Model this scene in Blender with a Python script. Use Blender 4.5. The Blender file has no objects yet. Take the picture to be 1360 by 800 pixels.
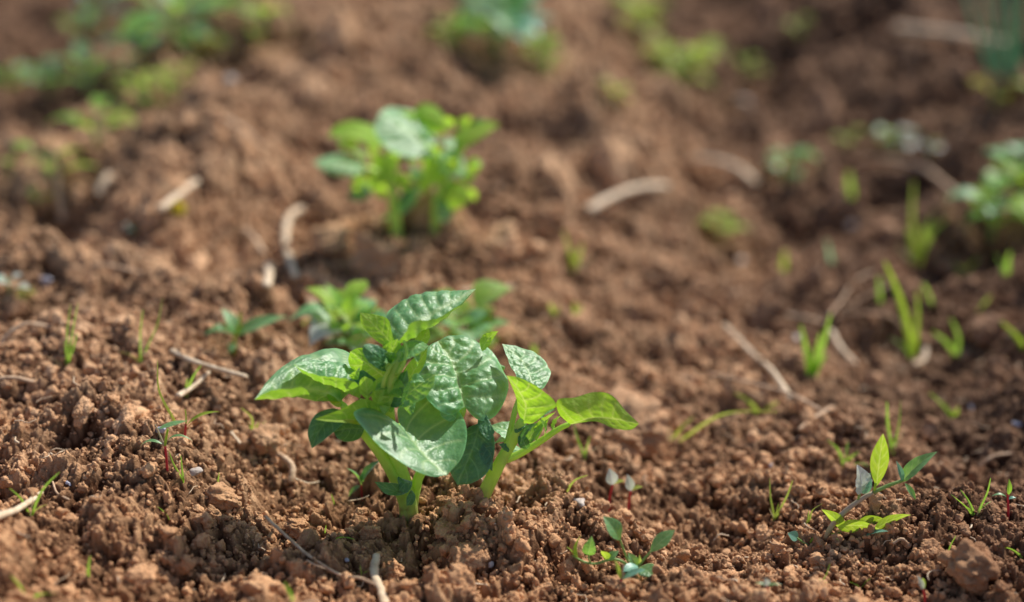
import bpy, math, random
import numpy as np
from mathutils import Vector, Matrix

random.seed(7)
rng = np.random.default_rng(7)
sc = bpy.context.scene
COL = sc.collection
R = math.radians

# ------------------------------------------------------------------ camera geometry
FPX = 1360 * 50 / 36.0          # focal length in photo pixels
PITCH = R(24.0)
CAMZ = 0.55
FWD = np.array([0, math.cos(PITCH), -math.sin(PITCH)])
UPC = np.array([0, math.sin(PITCH), math.cos(PITCH)])
RIGHT = np.array([1.0, 0, 0])
CAM = np.array([0, 0, CAMZ])

def ray(px, py):
    return RIGHT * ((px - 680) / FPX) + FWD - UPC * ((py - 400) / FPX)

def P(px, py, Y):
    d = ray(px, py)
    return CAM + d * (Y / d[1])

# ------------------------------------------------------------------ noise tools (2-D, vectorised)
def _h(ix, iy, seed):
    n = (ix.astype(np.int64) * 374761393 + iy.astype(np.int64) * 668265263 + seed * 1442695041) & 0xFFFFFFFF
    n = ((n ^ (n >> 13)) * 1274126177) & 0xFFFFFFFF
    n = ((n ^ (n >> 16)) * 2246822519) & 0xFFFFFFFF
    n = n ^ (n >> 15)
    return (n & 0xFFFFFF) / float(0x1000000)

def vnoise(x, y, s, seed):
    x = x / s; y = y / s
    ix = np.floor(x); iy = np.floor(y)
    fx = x - ix; fy = y - iy
    fx = fx * fx * fx * (fx * (fx * 6 - 15) + 10); fy = fy * fy * fy * (fy * (fy * 6 - 15) + 10)
    ix = ix.astype(np.int64); iy = iy.astype(np.int64)
    a = _h(ix, iy, seed); b = _h(ix + 1, iy, seed); c = _h(ix, iy + 1, seed); d = _h(ix + 1, iy + 1, seed)
    return (a + (b - a) * fx) * (1 - fy) + (c + (d - c) * fx) * fy - 0.5

def fbm(x, y, s, seed, o=4):
    r = 0; a = 1.0
    for k in range(o):
        r = r + a * vnoise(x, y, s, seed + k * 17); s *= 0.5; a *= 0.55
    return r

def lumps(x, y, s, seed, prob, rmin, rmax, flat):
    """union of irregular half buried lumps"""
    ix = np.floor(x / s).astype(np.int64); iy = np.floor(y / s).astype(np.int64)
    out = np.zeros_like(x)
    for dx in (-1, 0, 1):
        for dy in (-1, 0, 1):
            cx = ix + dx; cy = iy + dy
            keep = _h(cx, cy, seed) < prob
            px = (cx + _h(cx, cy, seed + 1)) * s; py = (cy + _h(cx, cy, seed + 2)) * s
            r = s * (rmin + (rmax - rmin) * _h(cx, cy, seed + 3) ** 1.6)
            an = _h(cx, cy, seed + 4) * 6.283
            st = 0.65 + 0.5 * _h(cx, cy, seed + 5)
            ux = (x - px) * np.cos(an) + (y - py) * np.sin(an)
            uy = (-(x - px) * np.sin(an) + (y - py) * np.cos(an)) * st
            # tilt of the lump's top gives angular faces
            tx = (_h(cx, cy, seed + 6) - .5) * 0.9; ty = (_h(cx, cy, seed + 7) - .5) * 0.9
            d2 = r * r - ux * ux - uy * uy
            hh = np.sqrt(np.maximum(d2, 0)) * flat * (0.55 + 0.75 * _h(cx, cy, seed + 8))
            hh = np.minimum(hh, r * flat * .72 + (ux * tx + uy * ty))
            hh = np.where(keep & (d2 > 0), np.maximum(hh, 0), 0)
            out = np.maximum(out, hh)
    return out

def smooth(a, b, x):
    t = np.clip((x - a) / (b - a), 0, 1); return t * t * (3 - 2 * t)

def macro(x, y):
    w = x + 0.03 * np.sin(y * 2.1 + .6) + 0.02 * np.sin(y * 5.3)
    z = 0.055 - 0.095 * smooth(-0.28, 0.34, w) - 0.035 * smooth(.15, .27, w) * smooth(1.15, 1.45, y)             # crest at the left, furrow at the right
    z = z - 0.150 * smooth(-0.34, -0.95, w)                # furrow far left
    z = z + 0.105 * smooth(0.36, 0.72, w)                  # next ridge
    z = z - 0.10 * smooth(1.25, 1.7, w) + 0.1 * smooth(1.9, 2.4, w) + 0.12 * smooth(-1.1, -1.7, w)
    z = z + 0.032 * fbm(x, y, 0.34, 11, 3) + (0.046 + .018 * smooth(1.05, 1.4, y)) * fbm(x, y, 0.12, 23, 4)
    z = z + 0.060 * smooth(.0, .30, x) * (1 - smooth(.98, 1.40, y))      # furrow end is filled in the foreground
    z = z + 0.040 * smooth(-.14, -.34, x) * (1 - smooth(1.0, 1.35, y))    # crest bulges at the near left
    # hollow hoed out round the far plant
    z = z - 0.028 * np.exp(-(((x + .10) / .09) ** 2 + ((y - 1.50) / .10) ** 2))
    return z

def H(x, y, want=False):
    x = np.asarray(x, float); y = np.asarray(y, float)
    m = macro(x, y)
    wx = x + 0.018 * fbm(x, y, .030, 51, 4) + 0.0040 * fbm(x, y, .006, 53, 2)
    wy = y + 0.018 * fbm(x, y, .030, 61, 4) + 0.0040 * fbm(x, y, .006, 63, 2)
    dens = 0.8 + 0.9 * vnoise(x, y, .16, 77)                 # some patches are cloddier
    c = (1.2 + .7 * smooth(1.08, 1.35, y)) * lumps(wx, wy, .070, 101, .40, .22, .46, .62) * np.clip(dens, .2, 1.2)
    c = np.maximum(c, 0) + 1.15 * lumps(wx, wy, .030, 131, .62, .26, .62, .75) * np.clip(dens, .4, 1.2)
    c = c + 1.05 * lumps(wx, wy, .0145, 161, .75, .28, .66, .85)
    f = 0.95 * lumps(wx, wy, .0072, 191, .8, .3, .66, .95)
    f = f + 0.85 * lumps(x, y, .0036, 221, .8, .3, .66, .9)
    f = f + 0.0042 * fbm(x, y, .006, 251, 4)
    z = m + c + f - 0.020
    if want:
        return z, c, f
    return z

def G(px, py):
    """where the ray through a point of the view meets the soil"""
    d = ray(px, py)
    t = np.linspace(.55, 5.5, 3000)
    X = CAM[0] + d[0] * t; Y = CAM[1] + d[1] * t; Z = CAM[2] + d[2] * t
    below = Z < H(X, Y)
    if not below.any():
        t0 = 4.0
        return CAM + d * t0
    i = int(np.argmax(below))
    a, b = t[max(i - 1, 0)], t[i]
    for _ in range(2):
        tt = np.linspace(a, b, 12)
        bl = (CAM[2] + d[2] * tt) < H(CAM[0] + d[0] * tt, CAM[1] + d[1] * tt)
        j = int(np.argmax(bl)) if bl.any() else 11
        a, b = tt[max(j - 1, 0)], tt[j]
    return CAM + d * b

# ------------------------------------------------------------------ object helpers
def meta(o, label=None, cat=None, group=None, kind=None):
    if label: o['label'] = label
    if cat: o['category'] = cat
    if group: o['group'] = group
    if kind: o['kind'] = kind
    return o

def thing(name, label, cat, loc, group=None):
    o = bpy.data.objects.new(name, None); COL.objects.link(o)
    o.location = Vector(loc); o.empty_display_size = .02
    return meta(o, label, cat, group)

def mesh_from(name, V, F):
    V = np.asarray(V, np.float32); 
    me = bpy.data.meshes.new(name)
    if isinstance(F, np.ndarray):
        n = len(F); k = F.shape[1]
        me.vertices.add(len(V)); me.vertices.foreach_set('co', V.ravel())
        me.loops.add(n * k); me.loops.foreach_set('vertex_index', F.astype(np.int32).ravel())
        me.polygons.add(n); me.polygons.foreach_set('loop_start', np.arange(0, n * k, k, dtype=np.int32))
        me.polygons.foreach_set('loop_total', np.full(n, k, np.int32))
        me.update(calc_edges=True)
    else:
        me.from_pydata([tuple(v) for v in V], [], F); me.update()
    me.polygons.foreach_set('use_smooth', np.ones(len(me.polygons), bool))
    return me

def put(name, V, F, mat, parent=None, loc=None, attrs=None):
    """link one mesh object, vertices given in world space"""
    base = np.array(parent_loc(parent)) if parent else np.array(loc if loc is not None else (0, 0, 0), float)
    me = mesh_from(name, np.asarray(V, float) - base, F)
    if attrs:
        for k, a in attrs.items():
            at = me.attributes.new(k, 'FLOAT', 'POINT'); at.data.foreach_set('value', np.asarray(a, np.float32))
    me.materials.append(mat)
    o = bpy.data.objects.new(name, me); COL.objects.link(o)
    if parent:
        o.parent = parent
        o['_b'] = [float(v) for v in base]
    else:
        o.location = Vector(base)
    return o

def parent_loc(o):
    if o.parent is None: return o.location
    return o['_b'] if '_b' in o else o.location

def catmull(pts, n):
    pts = [np.array(p, float) for p in pts]
    if len(pts) == 2: pts = [pts[0], (pts[0] + pts[1]) / 2, pts[1]]
    q = [2 * pts[0] - pts[1]] + pts + [2 * pts[-1] - pts[-2]]
    out = []
    for i in range(1, len(q) - 2):
        p0, p1, p2, p3 = q[i - 1], q[i], q[i + 1], q[i + 2]
        for t in np.linspace(0, 1, 24, endpoint=False):
            out.append(.5 * ((2 * p1) + (-p0 + p2) * t + (2 * p0 - 5 * p1 + 4 * p2 - p3) * t * t + (-p0 + 3 * p1 - 3 * p2 + p3) * t ** 3))
    out.append(pts[-1]); out = np.array(out)
    d = np.r_[0, np.cumsum(np.linalg.norm(np.diff(out, axis=0), axis=1))]
    u = np.linspace(0, d[-1], n)
    return np.stack([np.interp(u, d, out[:, k]) for k in range(3)], 1)

def tube_geo(pts, r0, r1, n=18, k=10, rough=0.0, end=0.6, flat=1.0, ridges=0.0, rmid=None):
    C_ = catmull(pts, n)
    T = np.gradient(C_, axis=0); T /= np.linalg.norm(T, axis=1)[:, None] + 1e-12
    up = np.array([.23, .31, .92]); V = []; F = []
    for i in range(n):
        a = np.cross(T[i], up); a /= np.linalg.norm(a) + 1e-9; b = np.cross(a, T[i])
        u = i / (n - 1)
        r = r0 + (r1 - r0) * u
        if rmid: r += rmid * math.sin(math.pi * u)
        if i == n - 1: r *= end
        for j in range(k):
            th = 2 * math.pi * j / k
            rr = r * (1 + ridges * math.cos(4 * th + .4)) * (1 + rough * random.uniform(-1, 1))
            V.append(C_[i] + a * math.cos(th) * rr + b * math.sin(th) * rr * flat)
    for i in range(n - 1):
        for j in range(k):
            F.append((i * k + j, i * k + (j + 1) % k, (i + 1) * k + (j + 1) % k, (i + 1) * k + j))
    F.append(tuple(range(k))[::-1]); F.append(tuple((n - 1) * k + j for j in range(k)))
    return V, F

# ---- leaf surface from three curves: left margin, midrib, right margin
def sheet(L, M, Rr, up=(0, 0, 1), nv=6, quilt=.05, bl=.0, br=.0, wav=.0, ns=16, seed=0, slant=.9, reb=1.0):
    nt = len(M); V = np.zeros((nt, 2 * ns + 1, 3)); vein = np.zeros((nt, 2 * ns + 1)); edge = np.zeros_like(vein)
    T = np.gradient(M, axis=0); X = Rr - L
    N = np.cross(T, X); ln = np.linalg.norm(N, axis=1)
    good = ln > ln.max() * .08
    idx = np.arange(nt)
    for k in range(3): N[:, k] = np.interp(idx, idx[good], (N[:, k] / (ln + 1e-12))[good])
    for _ in range(4): N[1:-1] = (N[:-2] + 2 * N[1:-1] + N[2:]) / 4
    N /= np.linalg.norm(N, axis=1)[:, None] + 1e-12
    sgn = 1.0 if float(np.dot(N.mean(0), np.array(up, float))) >= 0 else -1.0
    N *= sgn
    W = (np.linalg.norm(L - M, axis=1) + np.linalg.norm(Rr - M, axis=1)) / 2; Wm = W.max() + 1e-9
    t = np.linspace(0, 1, nt)
    for j in range(2 * ns + 1):
        s = (j - ns) / ns; a = abs(s); E = L if s < 0 else Rr; bul = bl if s < 0 else br
        w = np.linalg.norm(E - M, axis=1)
        p = M + (E - M) * a + N * (bul * w * 4 * a * (1 - a) * .5)[:, None]
        q = t * (nv + .5) - slant * a * (1.0 + .35 * a) + (0.5 if s < 0 else 0.0) * .6
        d = np.abs(q - np.round(q))
        ok = smooth(0, .6, q)
        lat = np.exp(-(d / .055) ** 2) * ok * (1 - smooth(.8, 1.0, a))
        # reticulate second order veins
        q2 = a * 5.0 + .25 * np.sin(q * 9 + seed) + .2 * np.floor(q)
        d2 = np.abs(q2 - np.round(q2))
        lat2 = .35 * np.exp(-(d2 / .08) ** 2) * (1 - smooth(.7, 1, a))
        mid = np.exp(-(a * w / (Wm * .045)) ** 2)
        vein[:, j] = np.maximum(np.maximum(lat, mid), lat2 * reb)
        puff = (1 - np.exp(-(d / .20) ** 2)) * (1 - .5 * np.exp(-(d2 / .16) ** 2) * reb)
        puff = puff * smooth(0, .16, a) * (1 - smooth(.82, 1.0, a) * .8) * np.clip(w / Wm, 0, 1)
        wob = fbm(t * 9 + seed * 3.1, np.full(nt, s * 5.0), 1.0, 300 + seed, 3)
        p = p + N * (quilt * Wm * (.62 * puff + 1.0 * wob * reb * np.clip(w / Wm, 0, 1)))[:, None]
        if wav:
            p = p + N * (wav * Wm * a ** 2.5 * (np.sin(t * 19 + seed + (2 if s > 0 else 0)) * .6 + np.sin(t * 37 + seed * 2) * .3) * np.clip(w / Wm, 0, 1) * np.sin(np.pi * t))[:, None]
        V[:, j] = p
        edge[:, j] = smooth(.93, 1.0, a)
    m = 2 * ns + 1
    ii, jj = np.meshgrid(np.arange(nt - 1), np.arange(2 * ns), indexing='ij')
    A = (ii * m + jj).ravel()
    F = np.stack([A, A + m, A + m + 1, A + 1], 1)
    # orientation: face normal = upper side
    fn = np.cross(T[nt // 2], X[nt // 2])
    if np.dot(fn, N[nt // 2]) < 0: F = F[:, ::-1]
    return V.reshape(-1, 3), F.copy(), dict(vein=vein.ravel(), edge=edge.ravel())

def gleaf(B, T, up, w, arch=.1, fold=.25, shape=.75, tipdroop=0.0, n=26, ns=7, twist=0.0, **kw):
    """plain pointed leaf between two points; w = half width in metres"""
    B = np.array(B, float); T = np.array(T, float); up = np.array(up, float)
    ax = T - B; ln = np.linalg.norm(ax); ax /= ln + 1e-12
    up = up - ax * np.dot(up, ax); up /= np.linalg.norm(up) + 1e-12
    S = np.cross(ax, up)
    t = np.linspace(0, 1, n)[:, None]
    M = B + ax * ln * t + up * ln * (arch * 4 * t * (1 - t)) - np.array([0, 0, 1]) * ln * tipdroop * t ** 3
    env = np.sin(np.pi * np.clip(t, 0, 1) ** shape) ** .85 * (1 - .25 * t ** 3)
    env[0] = 0; env[-1] = 0
    an = twist * t
    Sd = S * np.cos(an) + up * np.sin(an)
    Ud = up * np.cos(an) - S * np.sin(an)
    L = M - Sd * w * env + Ud * w * env * fold
    Rr = M + Sd * w * env + Ud * w * env * fold
    kw.setdefault('nv', 5); kw.setdefault('quilt', .03)
    return sheet(L, M, Rr, up=up, ns=ns, **kw)

def blade_geo(pts, w, fold=.35, n=26, side=None, tw=0.0):
    """grass blade: narrow tapering folded strip along a curve"""
    M = catmull(pts, n); T = np.gradient(M, axis=0); T /= np.linalg.norm(T, axis=1)[:, None] + 1e-12
    sd = np.array(side if side is not None else (1.0, .25, 0.0))
    t = np.linspace(0, 1, n)
    env = np.minimum(1, (.35 + t * 3.0)) * np.clip(1 - t, 0, 1) ** .45
    env = np.minimum(env, 1)
    S = sd - T * (T @ sd)[:, None]; S /= np.linalg.norm(S, axis=1)[:, None] + 1e-12
    U = np.cross(S, T)
    an = tw * t
    S2 = S * np.cos(an)[:, None] + U * np.sin(an)[:, None]
    U2 = U * np.cos(an)[:, None] - S * np.sin(an)[:, None]
    L = M - S2 * (w * env)[:, None] + U2 * (w * env * fold)[:, None]
    Rr = M + S2 * (w * env)[:, None] + U2 * (w * env * fold)[:, None]
    return sheet(L, M, Rr, up=(0, -.5, 1), ns=3, nv=0, quilt=0.0, slant=0, reb=0.0)

# ------------------------------------------------------------------ materials
class NT:
    def __init__(s, name):
        s.m = bpy.data.materials.new(name); s.m.use_nodes = True; s.t = s.m.node_tree; s.t.nodes.clear()
    def n(s, ty, **kw):
        nd = s.t.nodes.new(ty)
        for k, v in kw.items():
            if k in nd.inputs.keys() if isinstance(k, str) else False: nd.inputs[k].default_value = v
            else: setattr(nd, k, v)
        return nd
    def l(s, a, b): s.t.links.new(a, b)
    def mix(s, fac, a, b, ty='MIX'):
        nd = s.t.nodes.new('ShaderNodeMix'); nd.data_type = 'RGBA'; nd.blend_type = ty; nd.clamp_factor = True
        for sock, v in ((nd.inputs[0], fac), (nd.inputs[6], a), (nd.inputs[7], b)):
            if hasattr(v, 'is_output') or isinstance(v, bpy.types.NodeSocket): s.l(v, sock)
            else: sock.default_value = v if not isinstance(v, tuple) else (*v, 1)[:4]
        return nd.outputs[2]
    def math(s, op, a, b=0.0, clamp=False):
        nd = s.t.nodes.new('ShaderNodeMath'); nd.operation = op; nd.use_clamp = clamp
        for sock, v in ((nd.inputs[0], a), (nd.inputs[1], b)):
            if isinstance(v, bpy.types.NodeSocket): s.l(v, sock)
            else: sock.default_value = v
        return nd.outputs[0]
    def noise(s, scale, detail=3, rough=.55, vec=None):
        nd = s.t.nodes.new('ShaderNodeTexNoise'); nd.inputs['Scale'].default_value = scale
        nd.inputs['Detail'].default_value = detail; nd.inputs['Roughness'].default_value = rough
        s.l(vec if vec is not None else s.pos(), nd.inputs['Vector'])
        return nd.outputs['Fac']
    def pos(s):
        if not hasattr(s, '_p'): s._p = s.t.nodes.new('ShaderNodeNewGeometry')
        return s._p.outputs['Position']
    def ramp(s, fac, a, b, c0=(0, 0, 0), c1=(1, 1, 1)):
        nd = s.t.nodes.new('ShaderNodeValToRGB'); e = nd.color_ramp.elements
        e[0].position = a; e[1].position = b; e[0].color = (*c0, 1); e[1].color = (*c1, 1)
        s.l(fac, nd.inputs[0]); return nd.outputs[0]
    def attr(s, name):
        nd = s.t.nodes.new('ShaderNodeAttribute'); nd.attribute_name = name; return nd.outputs['Fac']
    def out(s, sh):
        o = s.t.nodes.new('ShaderNodeOutputMaterial'); s.l(sh, o.inputs['Surface']); return s.m

def soil_mat(name, use_cav=True, objrand=False):
    k = NT(name)
    big = k.ramp(k.noise(5.0, 3), .36, .66)
    med = k.ramp(k.noise(55.0, 4, .6), .34, .68)
    fin = k.ramp(k.noise(420.0, 4, .65), .30, .70)
    gr = k.ramp(k.noise(1500.0, 2, .6), .35, .70)
    c = k.mix(med, (0.52, 0.275, 0.140), (1.0, 0.660, 0.400))
    c = k.mix(k.math('MULTIPLY', big, .45), c, (0.82, 0.465, 0.245))
    c = k.mix(k.math('MULTIPLY', fin, .5), c, (0.98, 0.66, 0.42))
    c = k.mix(k.math('MULTIPLY', gr, .45), c, (0.32, 0.145, 0.062))
    spk = k.ramp(k.noise(900.0, 1, .5, ), .74, .78)
    c = k.mix(k.math('MULTIPLY', spk, .5), c, (0.80, 0.66, 0.54))
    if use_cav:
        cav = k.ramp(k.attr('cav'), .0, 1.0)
        c = k.mix(cav, k.mix(1.0, c, (.10, .06, .04), 'MULTIPLY'), c)  # crevice shade painted into the colour, gaps between lumps nearly black
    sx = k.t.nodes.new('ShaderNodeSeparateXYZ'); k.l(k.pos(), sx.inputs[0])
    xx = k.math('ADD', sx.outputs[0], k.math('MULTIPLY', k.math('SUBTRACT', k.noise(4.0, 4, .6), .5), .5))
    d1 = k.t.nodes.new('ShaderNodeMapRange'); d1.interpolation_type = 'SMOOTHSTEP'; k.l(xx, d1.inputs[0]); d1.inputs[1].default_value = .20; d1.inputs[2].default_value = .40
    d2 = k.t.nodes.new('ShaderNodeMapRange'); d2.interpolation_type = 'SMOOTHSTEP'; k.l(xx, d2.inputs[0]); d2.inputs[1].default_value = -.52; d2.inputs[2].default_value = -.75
    shade_damp = k.math('MAXIMUM', d1.outputs[0], d2.outputs[0])
    c = k.mix(k.math('MULTIPLY', shade_damp, .9), c, k.mix(1.0, c, (.52, .49, .51), 'MULTIPLY'))      # shade of the slopes off the ridge, with some damp, painted into the soil
    yr = k.t.nodes.new('ShaderNodeMapRange'); yr.interpolation_type = 'SMOOTHSTEP'
    k.l(k.math('ADD', sx.outputs[1], k.math('MULTIPLY', k.math('SUBTRACT', k.noise(7.0, 4, .6), .5), .6)), yr.inputs[0]); yr.inputs[1].default_value = .78; yr.inputs[2].default_value = 1.08
    c = k.mix(yr.outputs[0], k.mix(1.0, c, (.92, .84, .76), 'MULTIPLY'), c)      # darker, warmer soil towards the near end
    if objrand:
        oi = k.t.nodes.new('ShaderNodeObjectInfo')
        c = k.mix(oi.outputs['Random'], k.mix(1.0, c, (.74, .70, .68), 'MULTIPLY'), k.mix(1.0, c, (1.12, 1.10, 1.08), 'MULTIPLY'))
    b = k.t.nodes.new('ShaderNodeBsdfPrincipled'); k.l(c, b.inputs['Base Color'])
    b.inputs['Roughness'].default_value = .85; b.inputs['Specular IOR Level'].default_value = .15
    bm = k.t.nodes.new('ShaderNodeBump'); bm.inputs['Strength'].default_value = .9; bm.inputs['Distance'].default_value = .0016
    hh = k.math('ADD', k.noise(650.0, 4, .7), k.math('MULTIPLY', k.noise(260.0, 3, .6), 1.6))
    k.l(hh, bm.inputs['Height']); k.l(bm.outputs[0], b.inputs['Normal'])
    return k.out(b.outputs[0])

def leaf_mat(name, top, under, trans, tw=.5, rough=.42, spec=.55, veincol=None, tipcol=None, sheen=0.0, vein_amt=.55, pucker=0.0, ior=1.5):
    k = NT(name)
    geo = k.t.nodes.new('ShaderNodeNewGeometry'); back = geo.outputs['Backfacing']
    vn = k.attr('vein'); ed = k.attr('edge')
    veincol = veincol or tuple(min(1, v * 1.9 + .03) for v in top)
    mott = k.ramp(k.noise(140.0, 3), .3, .7)
    tp = k.mix(mott, tuple(v * .82 for v in top), tuple(min(1, v * 1.18) for v in top))
    tp = k.mix(k.math('MULTIPLY', vn, vein_amt), tp, veincol)
    tp = k.mix(k.math('MULTIPLY', ed, .8), tp, tuple(min(1, v * 2.4 + .08) for v in top))
    un = k.mix(k.math('MULTIPLY', vn, .6), under, tuple(min(1, v * 1.35 + .05) for v in under))
    c = k.mix(back, tp, un)
    c = k.mix(k.math('MULTIPLY', k.ramp(k.noise(170.0, 3, .6), .70, .74), .55), c, (.20, .13, .06))      # small brown specks and soil dust
    c = k.mix(k.math('MULTIPLY', k.ramp(k.noise(60.0, 5, .7), .60, .80), .25), c, (.38, .27, .17))
    b = k.t.nodes.new('ShaderNodeBsdfPrincipled'); k.l(c, b.inputs['Base Color'])
    ro = k.mix(back, (rough,) * 3, (.7,) * 3); k.l(ro, b.inputs['Roughness'])
    b.inputs['Specular IOR Level'].default_value = min(spec, .5) if ior > 1.5 else spec; b.inputs['IOR'].default_value = ior
    if sheen:
        b.inputs['Sheen Weight'].default_value = sheen; b.inputs['Sheen Roughness'].default_value = .35
    bm = k.t.nodes.new('ShaderNodeBump'); bm.inputs['Strength'].default_value = .18; bm.inputs['Distance'].default_value = .0006
    k.l(k.noise(900.0, 3, .6), bm.inputs['Height'])
    nrm = bm.outputs[0]
    if pucker:
        wv = k.t.nodes.new('ShaderNodeVectorMath'); wv.operation = 'ADD'
        nz = k.t.nodes.new('ShaderNodeTexNoise'); nz.inputs['Scale'].default_value = 160; k.l(k.pos(), nz.inputs['Vector'])
        sc_ = k.t.nodes.new('ShaderNodeVectorMath'); sc_.operation = 'SCALE'; sc_.inputs['Scale'].default_value = .004; k.l(nz.outputs['Color'], sc_.inputs[0])
        k.l(k.pos(), wv.inputs[0]); k.l(sc_.outputs[0], wv.inputs[1])
        vo = k.t.nodes.new('ShaderNodeTexVoronoi'); vo.feature = 'DISTANCE_TO_EDGE'; vo.inputs['Scale'].default_value = 330; k.l(wv.outputs[0], vo.inputs['Vector'])
        vr = k.ramp(vo.outputs['Distance'], 0.0, .42)
        b2 = k.t.nodes.new('ShaderNodeBump'); b2.inputs['Strength'].default_value = .55 * pucker; b2.inputs['Distance'].default_value = .0011
        k.l(vr, b2.inputs['Height']); k.l(bm.outputs[0], b2.inputs['Normal']); nrm = b2.outputs[0]
        net = k.ramp(vo.outputs['Distance'], .015, .09, (1, 1, 1), (0, 0, 0))
    k.l(nrm, b.inputs['Normal'])
    tr = k.t.nodes.new('ShaderNodeBsdfTranslucent')
    tc = k.mix(k.math('MULTIPLY', vn, .75), k.mix(1.0, (*trans, 1), (.82, .86, .8), 'MULTIPLY'), tuple(min(1, v * 1.15 + .22) for v in trans))
    tc = k.mix(mott, k.mix(1.0, tc, (.70, .80, .7), 'MULTIPLY'), tc)
    if pucker: tc = k.mix(k.math('MULTIPLY', net, .35), tc, k.mix(1.0, tc, (.62, .72, .6), 'MULTIPLY'))
    k.l(tc, tr.inputs['Color'])
    mx = k.t.nodes.new('ShaderNodeMixShader'); mx.inputs[0].default_value = tw
    k.l(b.outputs[0], mx.inputs[1]); k.l(tr.outputs[0], mx.inputs[2])
    return k.out(mx.outputs[0])

def plain_mat(name, a, b_, scale=200.0, rough=.6, tw=0.0, trans=(.5, .6, .1), spec=.4, bump=.0004):
    k = NT(name)
    f = k.ramp(k.noise(scale, 3), .3, .7)
    c = k.mix(f, a, b_)
    b = k.t.nodes.new('ShaderNodeBsdfPrincipled'); k.l(c, b.inputs['Base Color']); b.inputs['Roughness'].default_value = rough
    b.inputs['Specular IOR Level'].default_value = spec
    bm = k.t.nodes.new('ShaderNodeBump'); bm.inputs['Strength'].default_value = .6; bm.inputs['Distance'].default_value = bump
    k.l(k.noise(scale * 2.5, 3), bm.inputs['Height']); k.l(bm.outputs[0], b.inputs['Normal'])
    if tw:
        tr = k.t.nodes.new('ShaderNodeBsdfTranslucent'); tr.inputs['Color'].default_value = (*trans, 1)
        mx = k.t.nodes.new('ShaderNodeMixShader'); mx.inputs[0].default_value = tw
        k.l(b.outputs[0], mx.inputs[1]); k.l(tr.outputs[0], mx.inputs[2]); return k.out(mx.outputs[0])
    return k.out(b.outputs[0])

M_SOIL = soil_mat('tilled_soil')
M_CLOD = soil_mat('clod_soil', False, True)
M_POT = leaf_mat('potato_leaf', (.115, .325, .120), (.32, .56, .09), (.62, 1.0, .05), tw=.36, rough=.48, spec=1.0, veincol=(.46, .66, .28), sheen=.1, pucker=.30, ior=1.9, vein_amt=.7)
M_POTY = leaf_mat('potato_backlit_leaf', (.22, .44, .08), (.40, .62, .09), (.66, .98, .04), tw=.55, rough=.5, spec=.5, veincol=(.36, .50, .14), sheen=.3, pucker=.5)  # brighter, yellower leaf copy: glow of the backlit leaves put into its colour
M_POTS = leaf_mat('potato_shaded_leaf', (.050, .165, .070), (.12, .24, .07), (.28, .62, .05), tw=.28, rough=.48, spec=.7, veincol=(.14, .30, .11), sheen=.4, pucker=.5, vein_amt=.7)  # darker leaf copy: shade on the low leaves put into its colour
M_STEM = plain_mat('potato_stem', (.46, .66, .11), (.62, .82, .20), 90, .38, .38, (.75, .98, .12), .5, .0003)
M_GRASS = leaf_mat('grass_blade', (.16, .36, .05), (.22, .42, .06), (.62, .96, .08), tw=.5, rough=.45, spec=.4, vein_amt=.2)
M_GRASSY = leaf_mat('yellow_grass_blade', (.36, .44, .08), (.40, .48, .09), (.82, .94, .12), tw=.5, rough=.5, spec=.3, vein_amt=.2)
M_GRASSR = leaf_mat('red_grass_blade', (.42, .16, .05), (.45, .2, .06), (.95, .38, .10), tw=.5, rough=.5, spec=.3, vein_amt=.2)
M_DRYB = leaf_mat('dry_grass_blade', (.50, .38, .22), (.52, .40, .24), (.75, .58, .34), tw=.35, rough=.6, spec=.2, vein_amt=.2)
M_WEED = leaf_mat('weed_leaf', (.14, .32, .13), (.22, .40, .12), (.52, .92, .10), tw=.40, rough=.40, spec=.6, veincol=(.22, .38, .16))
M_WEEDY = leaf_mat('yellowing_weed_leaf', (.28, .42, .05), (.34, .50, .06), (.74, .95, .05), tw=.5, rough=.5, spec=.4)
M_PALE = leaf_mat('pale_cotyledon', (.62, .66, .56), (.62, .56, .56), (.95, .92, .80), tw=.45, rough=.4, spec=.6)
M_BLUEG = leaf_mat('bluegreen_leaf', (.17, .38, .28), (.2, .40, .26), (.35, .75, .35), tw=.35, rough=.38, spec=.6)
M_REDST = plain_mat('red_seedling_stem', (.42, .035, .05), (.62, .08, .09), 300, .4, .25, (.9, .1, .12))
M_GRNST = plain_mat('green_seedling_stem', (.20, .32, .09), (.34, .44, .16), 300, .45, .25, (.5, .8, .15))
M_PURST = plain_mat('purplish_stem', (.48, .32, .27), (.50, .46, .24), 120, .5, .1, (.5, .4, .2))
M_STRAW = plain_mat('dry_straw', (.60, .42, .26), (.88, .70, .50), 160, .55, .12, (.8, .6, .35))
M_STRAWB = plain_mat('brown_dry_root', (.40, .24, .14), (.66, .46, .30), 160, .7)
M_STONE = plain_mat('pale_stone', (.42, .32, .26), (.60, .52, .46), 220, .6)
M_STONEB = plain_mat('grey_quartz', (.38, .36, .42), (.62, .60, .66), 260, .35)
M_FLOWER = leaf_mat('yellow_petal', (.75, .62, .02), (.75, .62, .02), (.9, .75, .03), tw=.4, rough=.5)

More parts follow.
